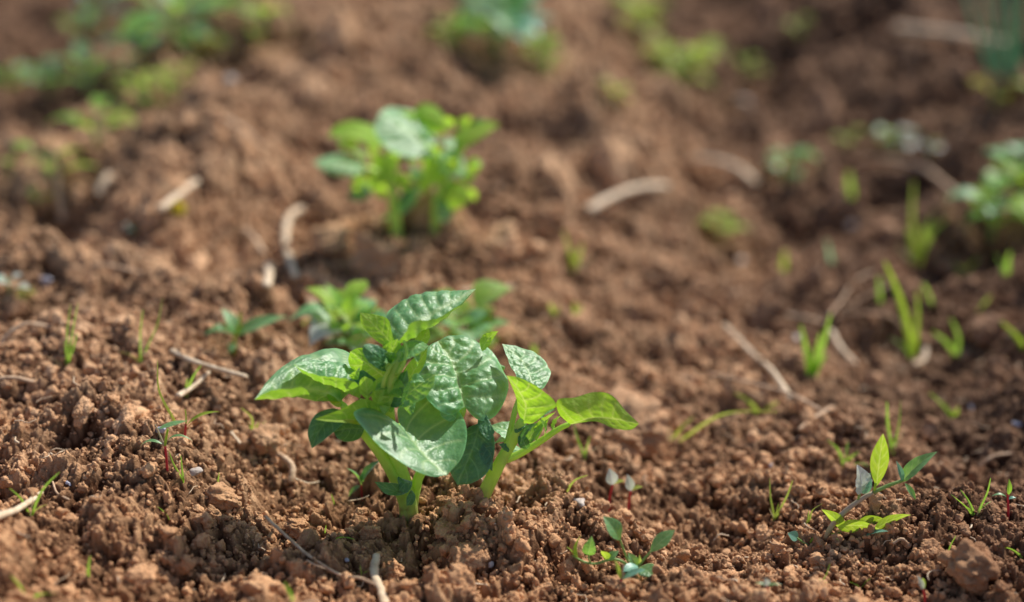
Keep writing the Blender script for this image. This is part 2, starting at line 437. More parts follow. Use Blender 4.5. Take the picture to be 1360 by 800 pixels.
# ------------------------------------------------------------------ ground
def build_ground():
    rows = [-6.0, -3.0, -1.5, -.8, -.3, 0, .15, .28, .38, .45]
    y = .50
    while y < 3.6:
        rows.append(y); y += .00125 * max(y, .75) ** 1.9
    while y < 60:
        rows.append(y); y *= 1.035
    rows = np.array(rows)
    nf = 1300
    u = np.linspace(-1, 1, nf)
    ext = 1 + np.cumsum(np.linspace(.004, .16, 46)); ext2 = ext[-1] * np.cumprod(np.full(18, 1.22))
    e = np.r_[ext, ext2]
    u = np.r_[-e[::-1], u, e]
    wd = np.maximum(.08 + .42 * rows, .30)
    X = wd[:, None] * u[None, :]; Y = np.repeat(rows[:, None], len(u), 1)
    z, c, f = H(X, Y, True)
    # crumbly overhangs: push lumps sideways a little
    nr, nc = X.shape
    V = np.stack([X, Y, z], -1).reshape(-1, 3)
    ii, jj = np.meshgrid(np.arange(nr - 1), np.arange(nc - 1), indexing='ij')
    A = (ii * nc + jj).ravel()
    F = np.stack([A, A + 1, A + nc + 1, A + nc], 1)
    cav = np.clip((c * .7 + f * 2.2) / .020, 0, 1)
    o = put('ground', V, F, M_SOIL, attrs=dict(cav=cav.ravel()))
    meta(o, kind='structure')
    return o
build_ground()

# ------------------------------------------------------------------ clod shapes
import bmesh
def noise3(Pt, s, seed):
    return (vnoise(Pt[:, 0] + Pt[:, 2] * .73, Pt[:, 1] - Pt[:, 2] * .61, s, seed) + vnoise(Pt[:, 1] + 3.1 + Pt[:, 0] * .37, Pt[:, 2] + 1.7, s, seed + 5) + vnoise(Pt[:, 2] - Pt[:, 1] * .3, Pt[:, 0] + 5.2, s, seed + 9)) / 1.6

def clod_mesh(name, seed, sub, gran=.16, cuts=9):
    r_ = np.random.default_rng(seed)
    bm = bmesh.new(); bmesh.ops.create_icosphere(bm, subdivisions=sub, radius=1.0)
    D = np.array([v.co[:] for v in bm.verts]); F = np.array([[v.index for v in f.verts] for f in bm.faces]); bm.free()
    rad = np.ones(len(D)) * 1.15
    for _ in range(cuts):
        n = r_.normal(size=3); n /= np.linalg.norm(n); p = r_.uniform(.55, .95)
        dd = D @ n
        cut = np.where(dd > .05, p / np.maximum(dd, .05), 9)
        rad = -np.log(np.exp(-rad * 9) + np.exp(-np.minimum(cut, 5) * 9)) / 9
    base = D * rad[:, None]
    base *= np.array([1, r_.uniform(.7, .95), r_.uniform(.6, .85)])
    def granules(k, rr, amp):
        q = r_.normal(size=(k, 3)); q /= np.linalg.norm(q, axis=1)[:, None]
        sz = r_.uniform(.6, 1.25, k) * rr
        warp = D + .10 * np.stack([noise3(D, .35, seed * 7 + i) for i in range(3)], 1)
        d2 = ((warp[:, None, :] - q[None]) ** 2).sum(-1)
        return amp * np.sqrt(np.maximum(0, 1 - d2 / sz ** 2)).max(1)
    g = granules(28, .34, gran) + granules(150, .15, gran * .5)
    if sub >= 5: g = g + granules(500, .08, gran * .24)
    g = g + .30 * noise3(D, .6, seed) + .16 * noise3(D, .24, seed + 3) + .05 * noise3(D, .08, seed + 4)
    V = base * (0.86 + g)[:, None]
    V /= np.abs(V[:, :2]).max()
    me = mesh_from(name, V, F); me.materials.append(M_CLOD)
    return me

protoC = bpy.data.collections.new('crumb_shapes')
for i in range(10):
    po = bpy.data.objects.new('crumb_shape', clod_mesh('crumb', 40 + i, 4 if i < 6 else 3, .22)); protoC.objects.link(po)

def scatter_crumbs():
    pts = []; scl = []
    def area(n, y0, y1, s0, s1, pw):
        yy = np.sqrt(rng.uniform(y0 ** 2, y1 ** 2, n)); xx = rng.uniform(-1, 1, n) * (.10 + .46 * yy)
        keep = (vnoise(xx, yy, .10, 900) + .5 * vnoise(xx, yy, .03, 901) + .55) > rng.uniform(0, .9, n)
        xx, yy = xx[keep], yy[keep]; n = len(xx)
        s = s0 + (s1 - s0) * rng.uniform(0, 1, n) ** pw
        pts.append(np.stack([xx, yy], 1)); scl.append(s)
    area(130000, .48, 1.45, .0008, .0030, 1.8)
    area(16000, .48, 1.5, .003, .0072, 2.4)
    area(34000, 1.35, 3.4, .003, .009, 2.2)
    area(900, .5, 3.2, .007, .0125, 1.5)
    Pn = np.concatenate(pts); S = np.concatenate(scl)
    z, c, f = H(Pn[:, 0], Pn[:, 1], True)
    V = np.stack([Pn[:, 0], Pn[:, 1], z + S * rng.uniform(-.15, .55, len(S))], 1)
    me = bpy.data.meshes.new('soil_crumbs'); me.vertices.add(len(V)); me.vertices.foreach_set('co', V.astype(np.float32).ravel())
    a = me.attributes.new('scl', 'FLOAT', 'POINT'); a.data.foreach_set('value', S.astype(np.float32))
    a = me.attributes.new('rot', 'FLOAT_VECTOR', 'POINT'); a.data.foreach_set('vector', rng.uniform(0, 6.283, (len(S), 3)).astype(np.float32).ravel())
    a = me.attributes.new('pick', 'INT', 'POINT'); a.data.foreach_set('value', rng.integers(0, 10, len(S)).astype(np.int32))
    o = bpy.data.objects.new('soil_crumbs', me); COL.objects.link(o)
    meta(o, 'small brown soil crumbs strewn all over the tilled ground', 'soil crumbs', kind='stuff')
    ng = bpy.data.node_groups.new('crumbs', 'GeometryNodeTree')
    ng.interface.new_socket('Geometry', in_out='INPUT', socket_type='NodeSocketGeometry')
    ng.interface.new_socket('Geometry', in_out='OUTPUT', socket_type='NodeSocketGeometry')
    gi = ng.nodes.new('NodeGroupInput'); go = ng.nodes.new('NodeGroupOutput')
    ip = ng.nodes.new('GeometryNodeInstanceOnPoints'); ci = ng.nodes.new('GeometryNodeCollectionInfo')
    ci.inputs['Collection'].default_value = protoC
    ci.inputs['Separate Children'].default_value = True; ci.inputs['Reset Children'].default_value = True
    ip.inputs['Pick Instance'].default_value = True
    def na(nm, ty):
        q = ng.nodes.new('GeometryNodeInputNamedAttribute'); q.data_type = ty; q.inputs['Name'].default_value = nm
        return q.outputs['Attribute']
    ng.links.new(gi.outputs[0], ip.inputs['Points']); ng.links.new(ci.outputs[0], ip.inputs['Instance'])
    ng.links.new(na('pick', 'INT'), ip.inputs['Instance Index'])
    ng.links.new(na('scl', 'FLOAT'), ip.inputs['Scale'])
    ng.links.new(na('rot', 'FLOAT_VECTOR'), ip.inputs['Rotation'])
    ng.links.new(ip.outputs[0], go.inputs[0])
    md = o.modifiers.new('crumbs', 'NODES'); md.node_group = ng
scatter_crumbs()

CL = [clod_mesh('soil_clod', 400 + i, 5, .24) for i in range(9)]
def clod(px, py, wpx, label=None, k=None, sz=None, loc=None, sink=.25):
    g = G(px, py) if loc is None else np.array(loc)
    D = float(np.dot(g - CAM, FWD)); r = wpx * D / FPX / 2 if sz is None else sz
    k = random.randrange(len(CL)) if k is None else k
    o = bpy.data.objects.new('soil_clod', CL[k]); COL.objects.link(o)
    o.location = Vector(g) + Vector((0, 0, r * (.55 - sink) * .8)); o.scale = (r, r, r * random.uniform(.85, 1.05))
    o.rotation_euler = (random.uniform(-.4, .4), random.uniform(-.4, .4), random.uniform(0, 6.28))
    meta(o, label or 'loose brown soil clod lying on the tilled ground', 'clod', 'soil clods on the tilled ground')
    return o
clod(836, 596, 118, 'largest soil clod, a rounded boulder-like lump behind the right leaf of the potato plant', 0, sink=-.05)
clod(1282, 762, 84, 'big sharp-edged soil clod near the bottom right corner', 2)
clod(1236, 732, 40, 'middle-sized soil clod just left of the big one near the bottom right corner', 3)
clod(622, 750, 66, 'wide soil clod in front of the right stem of the big potato plant', 5)
clod(594, 706, 44, 'rounded soil clod in front between the two potato stems', 6)
clod(492, 712, 40, 'shaded soil clod below the left stem of the big potato plant', 7)
clod(392, 700, 34, 'sunlit soil clod left of the shaded clod below the potato plant', 1)
clod(300, 668, 56, 'angular soil clod right of the white pebble', 0)
clod(112, 552, 42, 'crumbly soil clod in the left quarter above the two spread green blades', 8)
clod(345, 790, 74, 'blurred soil clod at the bottom edge left of the pale root', 3)
clod(190, 770, 50, 'blurred soil clod at the bottom edge towards the left corner', 5)
clod(820, 780, 46, 'soil clod behind the red stem of the bottom creeping weed', 6)
clod(755, 765, 40, 'soil clod left of the bottom creeping weed', 4)
clod(500, 350, 80, 'soft blurred soil mound clod below the far potato plant', 8)
clod(440, 330, 64, 'blurred soil clod right of the upright curved straw', 2)
clod(660, 330, 70, 'blurred soil clod right of the far potato plant', 7)
rr = random.Random(5)
for i in range(80):
    y = math.sqrt(rr.uniform(.55 ** 2, 2.5 ** 2)); x = rr.uniform(-1, 1) * (.05 + .38 * y)
    if abs(x + .04) < .09 and .78 < y < 1.0: continue
    s = rr.uniform(.005, .010) + (rr.random() ** 3) * .012 * min(y, 1.4)
    clod(0, 0, 0, None, None, s, (x, y, float(H(x, y))), sink=.3)

# ------------------------------------------------------------------ potato plant in focus
B0 = G(542, 677); Y0 = float(B0[1])
def W(px, py, d, Yb=None): return P(px, py, (Y0 if Yb is None else Yb) + d * .01)
def curve(pts, n, Yb=None): return catmull([W(*p, Yb=Yb) for p in pts], n)
def tuber_leaf(parent, L, M, Rr, mat, up=(0, 0, 1), nt=72, Yb=None, label=None, petiole=None, pr=.0014, **kw):
    L = [M[0]] + L + [M[-1]]; Rr = [M[0]] + Rr + [M[-1]]
    kw.setdefault('seed', random.randrange(50))
    V, F, A = sheet(curve(L, nt, Yb), curve(M, nt, Yb), curve(Rr, nt, Yb), up=up, **kw)
    o = put('leaf', V, F, mat, parent, attrs=A)
    if label: o['label'] = label
    if petiole:
        pts = [W(*p, Yb=Yb) for p in petiole] + [W(*M[0], Yb=Yb)]
        V, F = tube_geo(pts, pr * 1.2, pr * .8, 14, 8)
        put('petiole', V, F, M_STEM, o)
    return o
def stem(parent, pts, r0, r1, Yb=None, n=26, ridges=.08, mat=None, name='stem'):
    V, F = tube_geo([W(*p, Yb=Yb) for p in pts], r0, r1, n, 16, ridges=ridges)
    return put(name, V, F, mat or M_STEM, parent)

_k = M_STEM.node_tree; _b = [n for n in _k.nodes if n.type == 'BSDF_PRINCIPLED'][0]; _src = _b.inputs['Base Color'].links[0].from_socket
_g = _k.nodes.new('ShaderNodeNewGeometry'); _x = _k.nodes.new('ShaderNodeSeparateXYZ'); _k.links.new(_g.outputs['Position'], _x.inputs[0])
_n = _k.nodes.new('ShaderNodeTexNoise'); _n.inputs['Scale'].default_value = 240; _k.links.new(_g.outputs['Position'], _n.inputs['Vector'])
_a = _k.nodes.new('ShaderNodeMath'); _a.operation = 'MULTIPLY_ADD'; _a.inputs[1].default_value = .03; _k.links.new(_n.outputs['Fac'], _a.inputs[0]); _k.links.new(_x.outputs[2], _a.inputs[2])
_r = _k.nodes.new('ShaderNodeMapRange'); _k.links.new(_a.outputs[0], _r.inputs[0]); _r.inputs[1].default_value = float(B0[2]) + .012; _r.inputs[2].default_value = float(B0[2]) + .028; _r.inputs[3].default_value = .75; _r.inputs[4].default_value = 0
_m = _k.nodes.new('ShaderNodeMix'); _m.data_type = 'RGBA'; _k.links.new(_r.outputs[0], _m.inputs[0]); _k.links.new(_src, _m.inputs[6]); _m.inputs[7].default_value = (.36, .22, .12, 1); _k.links.new(_m.outputs[2], _b.inputs['Base Color'])
pp = thing('potato_plant', 'large sharp potato plant in the middle with broad crinkled leaves on two thick green stems', 'potato plant', B0, None)
stem(pp, [(544, 694, 0), (541, 665, 0), (532, 632, .1), (520, 596, .2), (516, 562, .2), (516, 530, -.8), (521, 500, -1.3), (533, 468, -1.0)], .0072, .0024)
stem(pp, [(514, 540, -.9), (508, 518, -1.4), (516, 492, -1.6), (527, 478, -1.3)], .0018, .0010)
stem(pp, [(520, 505, -1.3), (534, 488, -1.6), (540, 466, -1.2), (536, 452, -.8)], .0016, .0009)
stem(pp, [(540, 676, -.2), (527, 640, -.3), (506, 604, -.3), (483, 575, -.2), (466, 552, 0), (452, 534, .1)], .0046, .0022)
stem(pp, [(546, 678, .1), (551, 650, .4), (560, 626, .6), (582, 598, .8), (606, 565, .8), (617, 541, .6)], .0042, .0020)
stem(pp, [(632, 688, .2), (640, 664, .2), (652, 638, .1), (669, 606, 0), (685, 578, -.1), (695, 556, -.2)], .0056, .0034)
stem(pp, [(668, 612, 0), (688, 604, -.2), (715, 588, -.4), (742, 570, -.5), (757, 563, -.6)], .0026, .0016)
stem(pp, [(668, 604, .2), (677, 576, .5), (684, 545, .9), (692, 520, 1.1)], .0024, .0014)
stem(pp, [(650, 640, .2), (645, 610, .2), (640, 585, .3), (636, 563, .4)], .0020, .0014)
UPB = (0, 1, .25)
# big left leaf
tuber_leaf(pp, [(430, 533, -1.0), (416, 531, -1.9), (402, 516, -2.9), (376, 516, -3.5), (352, 522, -3.6)],
           [(452, 533, 0), (425, 518, .1), (388, 518, -1.0), (358, 524, -2.2), (338, 531, -3.3)],
           [(482, 503, 3.0), (475, 480, 4.4), (445, 464, 4.5), (398, 474, 2.3), (360, 502, -.8)],
           M_POT, bl=-.5, br=.25, quilt=.05, nv=5, wav=.03, label='broad left leaf with its near margin rolled up')
tuber_leaf(pp, [(477, 513, -.8), (452, 502, -1.6), (418, 497, -1.6), (400, 491, -1.2)],
           [(478, 530, 0), (456, 518, -.1), (428, 504, -.2), (390, 484, -.5)],
           [(481, 508, 1.5), (464, 489, 2.2), (436, 481, 1.8), (408, 480, .6)],
           M_POT, bl=-.4, br=.3, quilt=.09, nv=7, label='narrow folded leaf lying over the broad left leaf', petiole=[(515, 552, 0), (500, 545, -.2)])
tuber_leaf(pp, [(510, 543, -1.2), (484, 530, -1.6), (452, 544, -2.6)],
           [(512, 560, -.8), (486, 558, -1.6), (450, 558, -2.8), (418, 557, -3.4)],
           [(492, 566, -1.8), (462, 562, -3.0), (436, 560, -3.4)], M_POTY, up=UPB, quilt=.05, nv=6, wav=.05)
# big leaf at the front
tuber_leaf(pp, [(508, 549, -1.1), (488, 541, -1.5), (470, 548, -2.6), (480, 566, -3.3), (506, 594, -4.3), (545, 622, -4.9), (574, 633, -4.5)],
           [(530, 564, -1.2), (548, 586, -2.1), (570, 611, -3.1), (594, 631, -3.9)],
           [(529, 542, .4), (552, 523, 1.6), (588, 526, 1.6), (610, 546, .6), (620, 574, -1.0), (614, 606, -2.8)],
           M_POT, nt=90, ns=20, quilt=.035, nv=5, bl=.10, br=-.18, reb=.6, label='big rounded front leaf with one half shining white',
           petiole=[(517, 590, 0), (520, 575, -.6)], pr=.002)
# big crinkled leaf behind
tuber_leaf(pp, [(598, 551, -.5), (574, 538, -.5), (556, 508, .9), (560, 480, 2.7), (570, 460, 4.0)],
           [(617, 541, .5), (610, 512, 1.9), (600, 482, 3.4), (582, 453, 4.8)],
           [(640, 561, .0), (663, 546, .9), (675, 514, 2.6), (668, 488, 4.2), (650, 466, 5.4), (625, 449, 6.0), (600, 445, 5.6)],
           M_POT, nt=90, ns=20, quilt=.085, nv=6, bl=.25, br=.3, wav=.03, label='big crinkled heart shaped leaf behind the front leaf')
# top leaf
tuber_leaf(pp, [(536, 447, -.8), (550, 430, -1.0), (580, 424, .6), (608, 407, 2.4)],
           [(524, 462, .4), (540, 440, 1.0), (575, 417, 2.4), (632, 384, 4.8)],
           [(511, 443, 1.4), (514, 420, 2.8), (538, 398, 4.3), (574, 388, 5.2), (606, 388, 5.2)],
           M_POT, quilt=.085, nv=8, bl=-.55, br=.25, label='tallest leaf pointing up to the right')
tuber_leaf(pp, [(521, 444, .6), (515, 424, .9), (496, 418, 1.0)], [(526, 464, .4), (505, 440, .6), (478, 415, .8)],
           [(508, 458, .3), (490, 444, .4), (480, 430, .6)], M_POTY, up=UPB, quilt=.04, nv=6, label='glowing yellow green leaf left of the tallest leaf')
tuber_leaf(pp, [(514, 484, 1.5), (496, 467, 2), (478, 462, 2)], [(512, 502, 1), (490, 485, 1.5), (465, 467, 2)],
           [(500, 508, 1), (476, 501, 1.5), (463, 482, 2)], M_POTY, up=UPB, quilt=.04, nv=5)
tuber_leaf(pp, [(552, 448, 1.5), (562, 438, 2)], [(548, 466, 1), (560, 452, 1.5), (569, 434, 2)], [(562, 462, 1.2), (571, 448, 1.8)], M_POTY, up=UPB, quilt=.04, nv=5)
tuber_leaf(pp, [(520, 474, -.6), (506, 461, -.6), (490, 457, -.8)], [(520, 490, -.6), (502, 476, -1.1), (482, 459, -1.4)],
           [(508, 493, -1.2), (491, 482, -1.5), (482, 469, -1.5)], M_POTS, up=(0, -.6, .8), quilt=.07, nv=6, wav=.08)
tuber_leaf(pp, [(534, 460, .1), (546, 452, .4), (560, 454, 0)], [(526, 470, -.6), (547, 464, -1.0), (570, 460, -1.0)],
           [(530, 481, -1.6), (548, 474, -2.1), (562, 467, -1.8)], M_POT, quilt=.07, nv=7, bl=.1, br=-.3)
tuber_leaf(pp, [(533, 500, .2), (546, 479, .4)], [(536, 514, .2), (549, 494, .5), (568, 463, .7)], [(546, 509, .4), (563, 486, .8)], M_POTY, up=UPB, quilt=.04, nv=6)
tuber_leaf(pp, [(529, 522, .2), (547, 505, -.1), (566, 497, -.8)], [(524, 540, -.3), (546, 520, -.9), (578, 497, -1.5)],
           [(536, 540, -1.3), (560, 531, -2.0), (575, 515, -2.0)], M_POT, quilt=.07, nv=7, wav=.06)
tuber_leaf(pp, [(477, 520, -1.2), (478, 506, -1.3)], [(488, 532, -1.2), (487, 516, -1.3), (484, 500, -1.2)], [(496, 520, -1.2), (495, 506, -1.2)], M_POTY, up=UPB, quilt=.04, nv=4)
tuber_leaf(pp, [(492, 522, -1.0), (500, 504, -.8)], [(500, 542, -1.2), (507, 520, -1.5), (524, 498, -1.2)], [(514, 534, -1.4), (525, 515, -1.3)], M_POTY, up=(0, .7, .7), quilt=.05, nv=6)
tuber_leaf(pp, [(494, 500, .2), (480, 492, .4)], [(510, 512, 0), (492, 506, .1), (470, 505, .2)], [(504, 522, -.6), (486, 520, -.6)], M_POTS, quilt=.06, nv=5)
tuber_leaf(pp, [(522, 520, -.8), (528, 500, -.8)], [(516, 540, -.9), (530, 518, -1.2), (541, 492, -1.0)], [(530, 540, -1.2), (543, 518, -1.2)], M_POTS, up=(0, -.4, .8), quilt=.06, nv=6)
tuber_leaf(pp, [(505, 470, -.1), (512, 458, 0)], [(515, 492, -.2), (518, 472, -.4), (528, 450, -.2)], [(528, 484, -.4), (534, 465, -.3)], M_POTY, up=(0, .4, .9), quilt=.06, nv=5)
# shaded low leaves at the left
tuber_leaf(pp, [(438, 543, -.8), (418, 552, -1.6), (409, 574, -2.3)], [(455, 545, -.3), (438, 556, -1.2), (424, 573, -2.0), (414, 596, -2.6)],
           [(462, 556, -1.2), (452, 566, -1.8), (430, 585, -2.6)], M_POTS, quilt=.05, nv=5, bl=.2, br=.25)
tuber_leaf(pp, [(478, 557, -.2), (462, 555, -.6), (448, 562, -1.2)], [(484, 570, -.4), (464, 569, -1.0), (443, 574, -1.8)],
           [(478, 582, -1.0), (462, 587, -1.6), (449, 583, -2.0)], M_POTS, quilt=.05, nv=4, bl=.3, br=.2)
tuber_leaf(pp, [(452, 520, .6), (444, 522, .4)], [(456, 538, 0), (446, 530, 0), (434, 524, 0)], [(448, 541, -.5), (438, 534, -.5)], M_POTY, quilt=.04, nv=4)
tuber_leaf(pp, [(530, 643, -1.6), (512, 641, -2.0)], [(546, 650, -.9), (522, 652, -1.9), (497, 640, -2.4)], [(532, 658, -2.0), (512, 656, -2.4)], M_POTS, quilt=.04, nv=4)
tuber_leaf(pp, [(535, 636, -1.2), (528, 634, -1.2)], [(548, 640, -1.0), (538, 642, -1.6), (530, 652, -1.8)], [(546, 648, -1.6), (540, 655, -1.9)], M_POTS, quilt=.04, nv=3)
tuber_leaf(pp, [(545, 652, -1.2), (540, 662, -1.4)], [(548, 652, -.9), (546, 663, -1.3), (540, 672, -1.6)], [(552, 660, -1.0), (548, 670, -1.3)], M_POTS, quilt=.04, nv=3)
# right shoot
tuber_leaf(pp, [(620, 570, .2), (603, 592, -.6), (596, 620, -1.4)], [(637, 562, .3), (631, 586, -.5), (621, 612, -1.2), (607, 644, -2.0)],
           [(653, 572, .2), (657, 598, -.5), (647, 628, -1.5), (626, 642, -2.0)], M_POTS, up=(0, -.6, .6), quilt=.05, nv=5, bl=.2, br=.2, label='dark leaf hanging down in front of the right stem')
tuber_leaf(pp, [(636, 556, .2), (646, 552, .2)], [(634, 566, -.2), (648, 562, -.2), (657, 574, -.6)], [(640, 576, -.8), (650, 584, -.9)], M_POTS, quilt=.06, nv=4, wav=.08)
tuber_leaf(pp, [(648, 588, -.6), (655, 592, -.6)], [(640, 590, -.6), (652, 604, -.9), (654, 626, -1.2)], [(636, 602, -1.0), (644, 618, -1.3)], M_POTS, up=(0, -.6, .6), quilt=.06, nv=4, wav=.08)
tuber_leaf(pp, [(598, 560, -.4), (586, 553, -.4)], [(606, 556, 0), (596, 546, -.2), (584, 540, -.3)], [(606, 544, .5), (596, 536, .4)], M_POT, quilt=.05, nv=4)
tuber_leaf(pp, [(742, 549, -.6), (741, 531, -.5), (764, 528, -.3), (789, 521, -.1), (812, 525, -.5), (832, 547, -1.1)],
           [(757, 564, -.6), (772, 559, -.8), (790, 555, -.9), (820, 557, -1.3), (849, 563, -1.7)],
           [(790, 560, -1.1), (815, 569, -1.5), (837, 571, -1.7)], M_POTY, up=UPB, quilt=.035, nv=7, wav=.02, bl=-.1, label='glowing yellow green leaf at the right end of the plant')
tuber_leaf(pp, [(688, 548, 0), (686, 530, .2), (680, 514, .2)], [(695, 562, -.4), (698, 540, -.4), (690, 520, 0), (673, 499, .2)],
           [(708, 562, -1.3), (727, 547, -1.9), (739, 537, -2.0), (716, 515, -.9), (690, 502, 0)], M_POTY, up=UPB, quilt=.05, nv=6, br=-.1, label='glowing upright leaf at the tip of the right stem')
tuber_leaf(pp, [(692, 509, 1.1), (681, 492, 2.0), (673, 474, 3.0)], [(706, 517, .9), (703, 496, 2.1), (690, 476, 3.2), (667, 457, 4.0)],
           [(722, 515, 1.4), (731, 493, 3.1), (718, 474, 4.1), (694, 462, 4.3)], M_POT, quilt=.08, nv=6, wav=.08, label='pale crinkled leaf behind the right stem', petiole=[(690, 530, 1)])
# small lobed leaflets on the right petiole
for (b, t, u, w, m) in [((700, 590), (728, 556), (0, -.4, 1), .0045, M_POT), ((712, 586), (738, 548), (0, .5, .8), .0045, M_POTY), ((690, 590), (712, 562), (-.3, -.4, 1), .0045, M_POTS),
                        ((722, 580), (716, 556), (.3, -.4, 1), .0035, M_POTY), ((700, 596), (690, 572), (-.4, -.3, 1), .004, M_POTS), ((708, 560), (738, 544), (0, -.3, 1), .005, M_POT),
                        ((735, 572), (745, 552), (0, .6, .8), .0035, M_POTY), ((684, 575), (702, 560), (0, -.3, 1), .0035, M_POTS), ((676, 600), (662, 590), (0, -.3, 1), .003, M_POTS)]:
    V, F, A = gleaf(W(*b, -.5), W(*t, -.4 + random.uniform(-.8, .5)), u, w, .12, .3, n=34, ns=9, quilt=.09, nv=5, wav=.15, seed=random.randrange(40))
    put('leaflet', V, F, m, pp, attrs=A)
for (b, t, u, w, d, m) in [((688, 585), (650, 566), (0, -.1, 1), .0095, 2.6, M_POT), ((672, 600), (700, 603), (0, 0, 1), .006, 1.4, M_POT), ((640, 466), (662, 440), (0, .8, .5), .006, 3.5, M_POTY),
                           ((655, 500), (650, 482), (0, 0, 1), .009, 4.2, M_POT), ((675, 585), (655, 592), (0, -.1, 1), .007, 2.2, M_POT)]:
    V, F, A = gleaf(W(*b, d), W(*t, d + .8), u, w, .12, .2, n=34, ns=9, quilt=.07, nv=5, wav=.06, seed=random.randrange(40))
    put('leaflet', V, F, m, pp, attrs=A)
rc = random.Random(21)
for (x, y, d, ln_, m) in [(500, 478, -.6, 22, M_POTY), (512, 486, -1.2, 20, M_POT), (520, 472, -1, 22, M_POTY), (536, 478, -1.1, 24, M_POTY), (545, 500, -1.2, 22, M_POT), (498, 512, -1.4, 20, M_POTY), (488, 520, -1.2, 18, M_POTS),
                         (522, 508, -1.6, 18, M_POTY), (534, 522, -1.6, 22, M_POTY), (510, 545, -1.6, 22, M_POT), (540, 540, -1.4, 24, M_POT), (476, 498, -.2, 22, M_POTY), (552, 478, -.2, 24, M_POT), (508, 455, .2, 20, M_POTY),
                         (494, 538, -1.6, 16, M_POTY), (548, 455, .4, 20, M_POTY), (505, 528, -1.9, 15, M_POT), (526, 496, -1.8, 14, M_POTY)]:
    a = rc.uniform(-.5, 3.6)
    b = W(x, y + 6, d); t = W(x + math.cos(a) * ln_ * .9, y + 6 - abs(math.sin(a)) * ln_ * .8 + rc.uniform(-4, 8), d + rc.uniform(-1.0, .6))
    V, F, A = gleaf(b, t, (rc.uniform(-.5, .5), rc.uniform(-.7, .7), .8), ln_ * .00021 * rc.uniform(.8, 1.2), .18, rc.uniform(.2, .6), n=36, ns=10, quilt=.10, nv=6, wav=.12, seed=rc.randrange(40), twist=rc.uniform(-.5, .5))
    put('leaf', V, F, m, pp, attrs=A)
# tiny buds round the growing tip
for (x, y, w, m) in [(520, 515, .002, M_POTY), (512, 500, .002, M_POTS), (528, 492, .0022, M_POTY), (508, 520, .002, M_POTY), (533, 480, .002, M_POTY), (519, 535, .0026, M_POTY)]:
    b = W(x, y + 14, -.9); t = W(x + random.uniform(-8, 8), y - 6, -1.4)
    V, F, A = gleaf(b, t, (0, .3, 1), w, .1, .5, n=20, ns=5, quilt=.06)
    put('bud_leaf', V, F, m, pp, attrs=A)

# ------------------------------------------------------------------ far potato plant (soft)
F0 = G(548, 312); YF = float(F0[1])
fp = thing('potato_plant', 'out of focus potato plant behind the big one with a round white-shining top leaf', 'potato plant', F0)
def FL(L, M, Rr, mat, up=(0, 0, 1), **kw): return tuber_leaf(fp, L, M, Rr, mat, up, 40, YF, ns=8, **kw)
stem(fp, [(528, 325, 0), (524, 285, 0), (520, 240, 0), (518, 205, 0)], .0065, .004, YF)
stem(fp, [(580, 320, .5), (580, 280, .5), (586, 240, .3), (575, 195, 0)], .006, .003, YF)
stem(fp, [(524, 260, 0), (505, 232, -.5), (480, 222, -1)], .003, .002, YF)
stem(fp, [(583, 250, .3), (605, 215, 0), (620, 188, 0)], .003, .002, YF)
FL([(576, 176, .8), (549, 149, 1.6), (518, 143, .8)], [(578, 204, -2), (545, 178, -2), (504, 150, -2)], [(560, 210, -4), (524, 203, -4.6), (498, 176, -3.8)], M_POT, label='round top leaf shining white')
FL([(492, 168, 1), (468, 160, 1), (446, 167, .5)], [(512, 196, 0), (482, 174, 0), (436, 182, -.5)], [(495, 195, -1), (468, 183, -1.4)], M_POTY, UPB)
FL([(470, 208, 2), (440, 206, 2)], [(486, 222, 0), (452, 218, -.5), (416, 216, -1)], [(476, 234, -1.6), (440, 232, -2)], M_POT)
FL([(556, 140, 1.5), (580, 142, 1.5)], [(545, 165, .6), (565, 152, .6), (600, 172, .2)], [(552, 172, .4), (580, 178, .2)], M_POTY, UPB)
FL([(602, 180, 1), (630, 164, 1), (650, 160, 1)], [(592, 200, 0), (620, 180, 0), (664, 166, .3)], [(610, 200, -.8), (640, 183, -.8)], M_POTY, UPB)
FL([(590, 200, .5), (612, 205, .5)], [(578, 205, 0), (598, 215, -.5), (620, 232, -1)], [(578, 220, -1), (600, 234, -1.6)], M_POT)
FL([(560, 200, .5), (562, 222, .5)], [(585, 212, 0), (572, 220, -.3), (560, 246, -1)], [(590, 228, -.6), (580, 245, -1)], M_POTY, UPB)
FL([(500, 205, .5), (492, 225, .3)], [(520, 212, 0), (505, 222, -.4), (490, 250, -.8)], [(518, 230, -.5), (506, 245, -.9)], M_POTY, UPB)
FL([(528, 262, .3), (545, 250, .3)], [(522, 278, 0), (540, 266, -.5), (556, 246, -.8)], [(535, 284, -.8), (552, 268, -1.2)], M_POTS)
FL([(590, 250, .3), (612, 242, .3)], [(584, 272, 0), (600, 258, -.5), (626, 262, -.8)], [(595, 280, -.8), (615, 274, -1.2)], M_POTY, UPB)
FL([(580, 262, .3), (590, 262, .3)], [(578, 285, -.4), (590, 274, -1), (602, 284, -1.6)], [(582, 292, -1.4), (594, 294, -1.8)], M_POT)
FL([(524, 170, .3), (532, 150, .3)], [(520, 200, 0), (530, 175, 0), (552, 150, .3)], [(534, 195, -.4), (548, 175, -.4)], M_POTY, UPB)
FL([(480, 240, .4), (470, 246, .4)], [(492, 250, 0), (478, 252, -.4), (462, 262, -.8)], [(490, 262, -.6), (474, 268, -.9)], M_POTS)

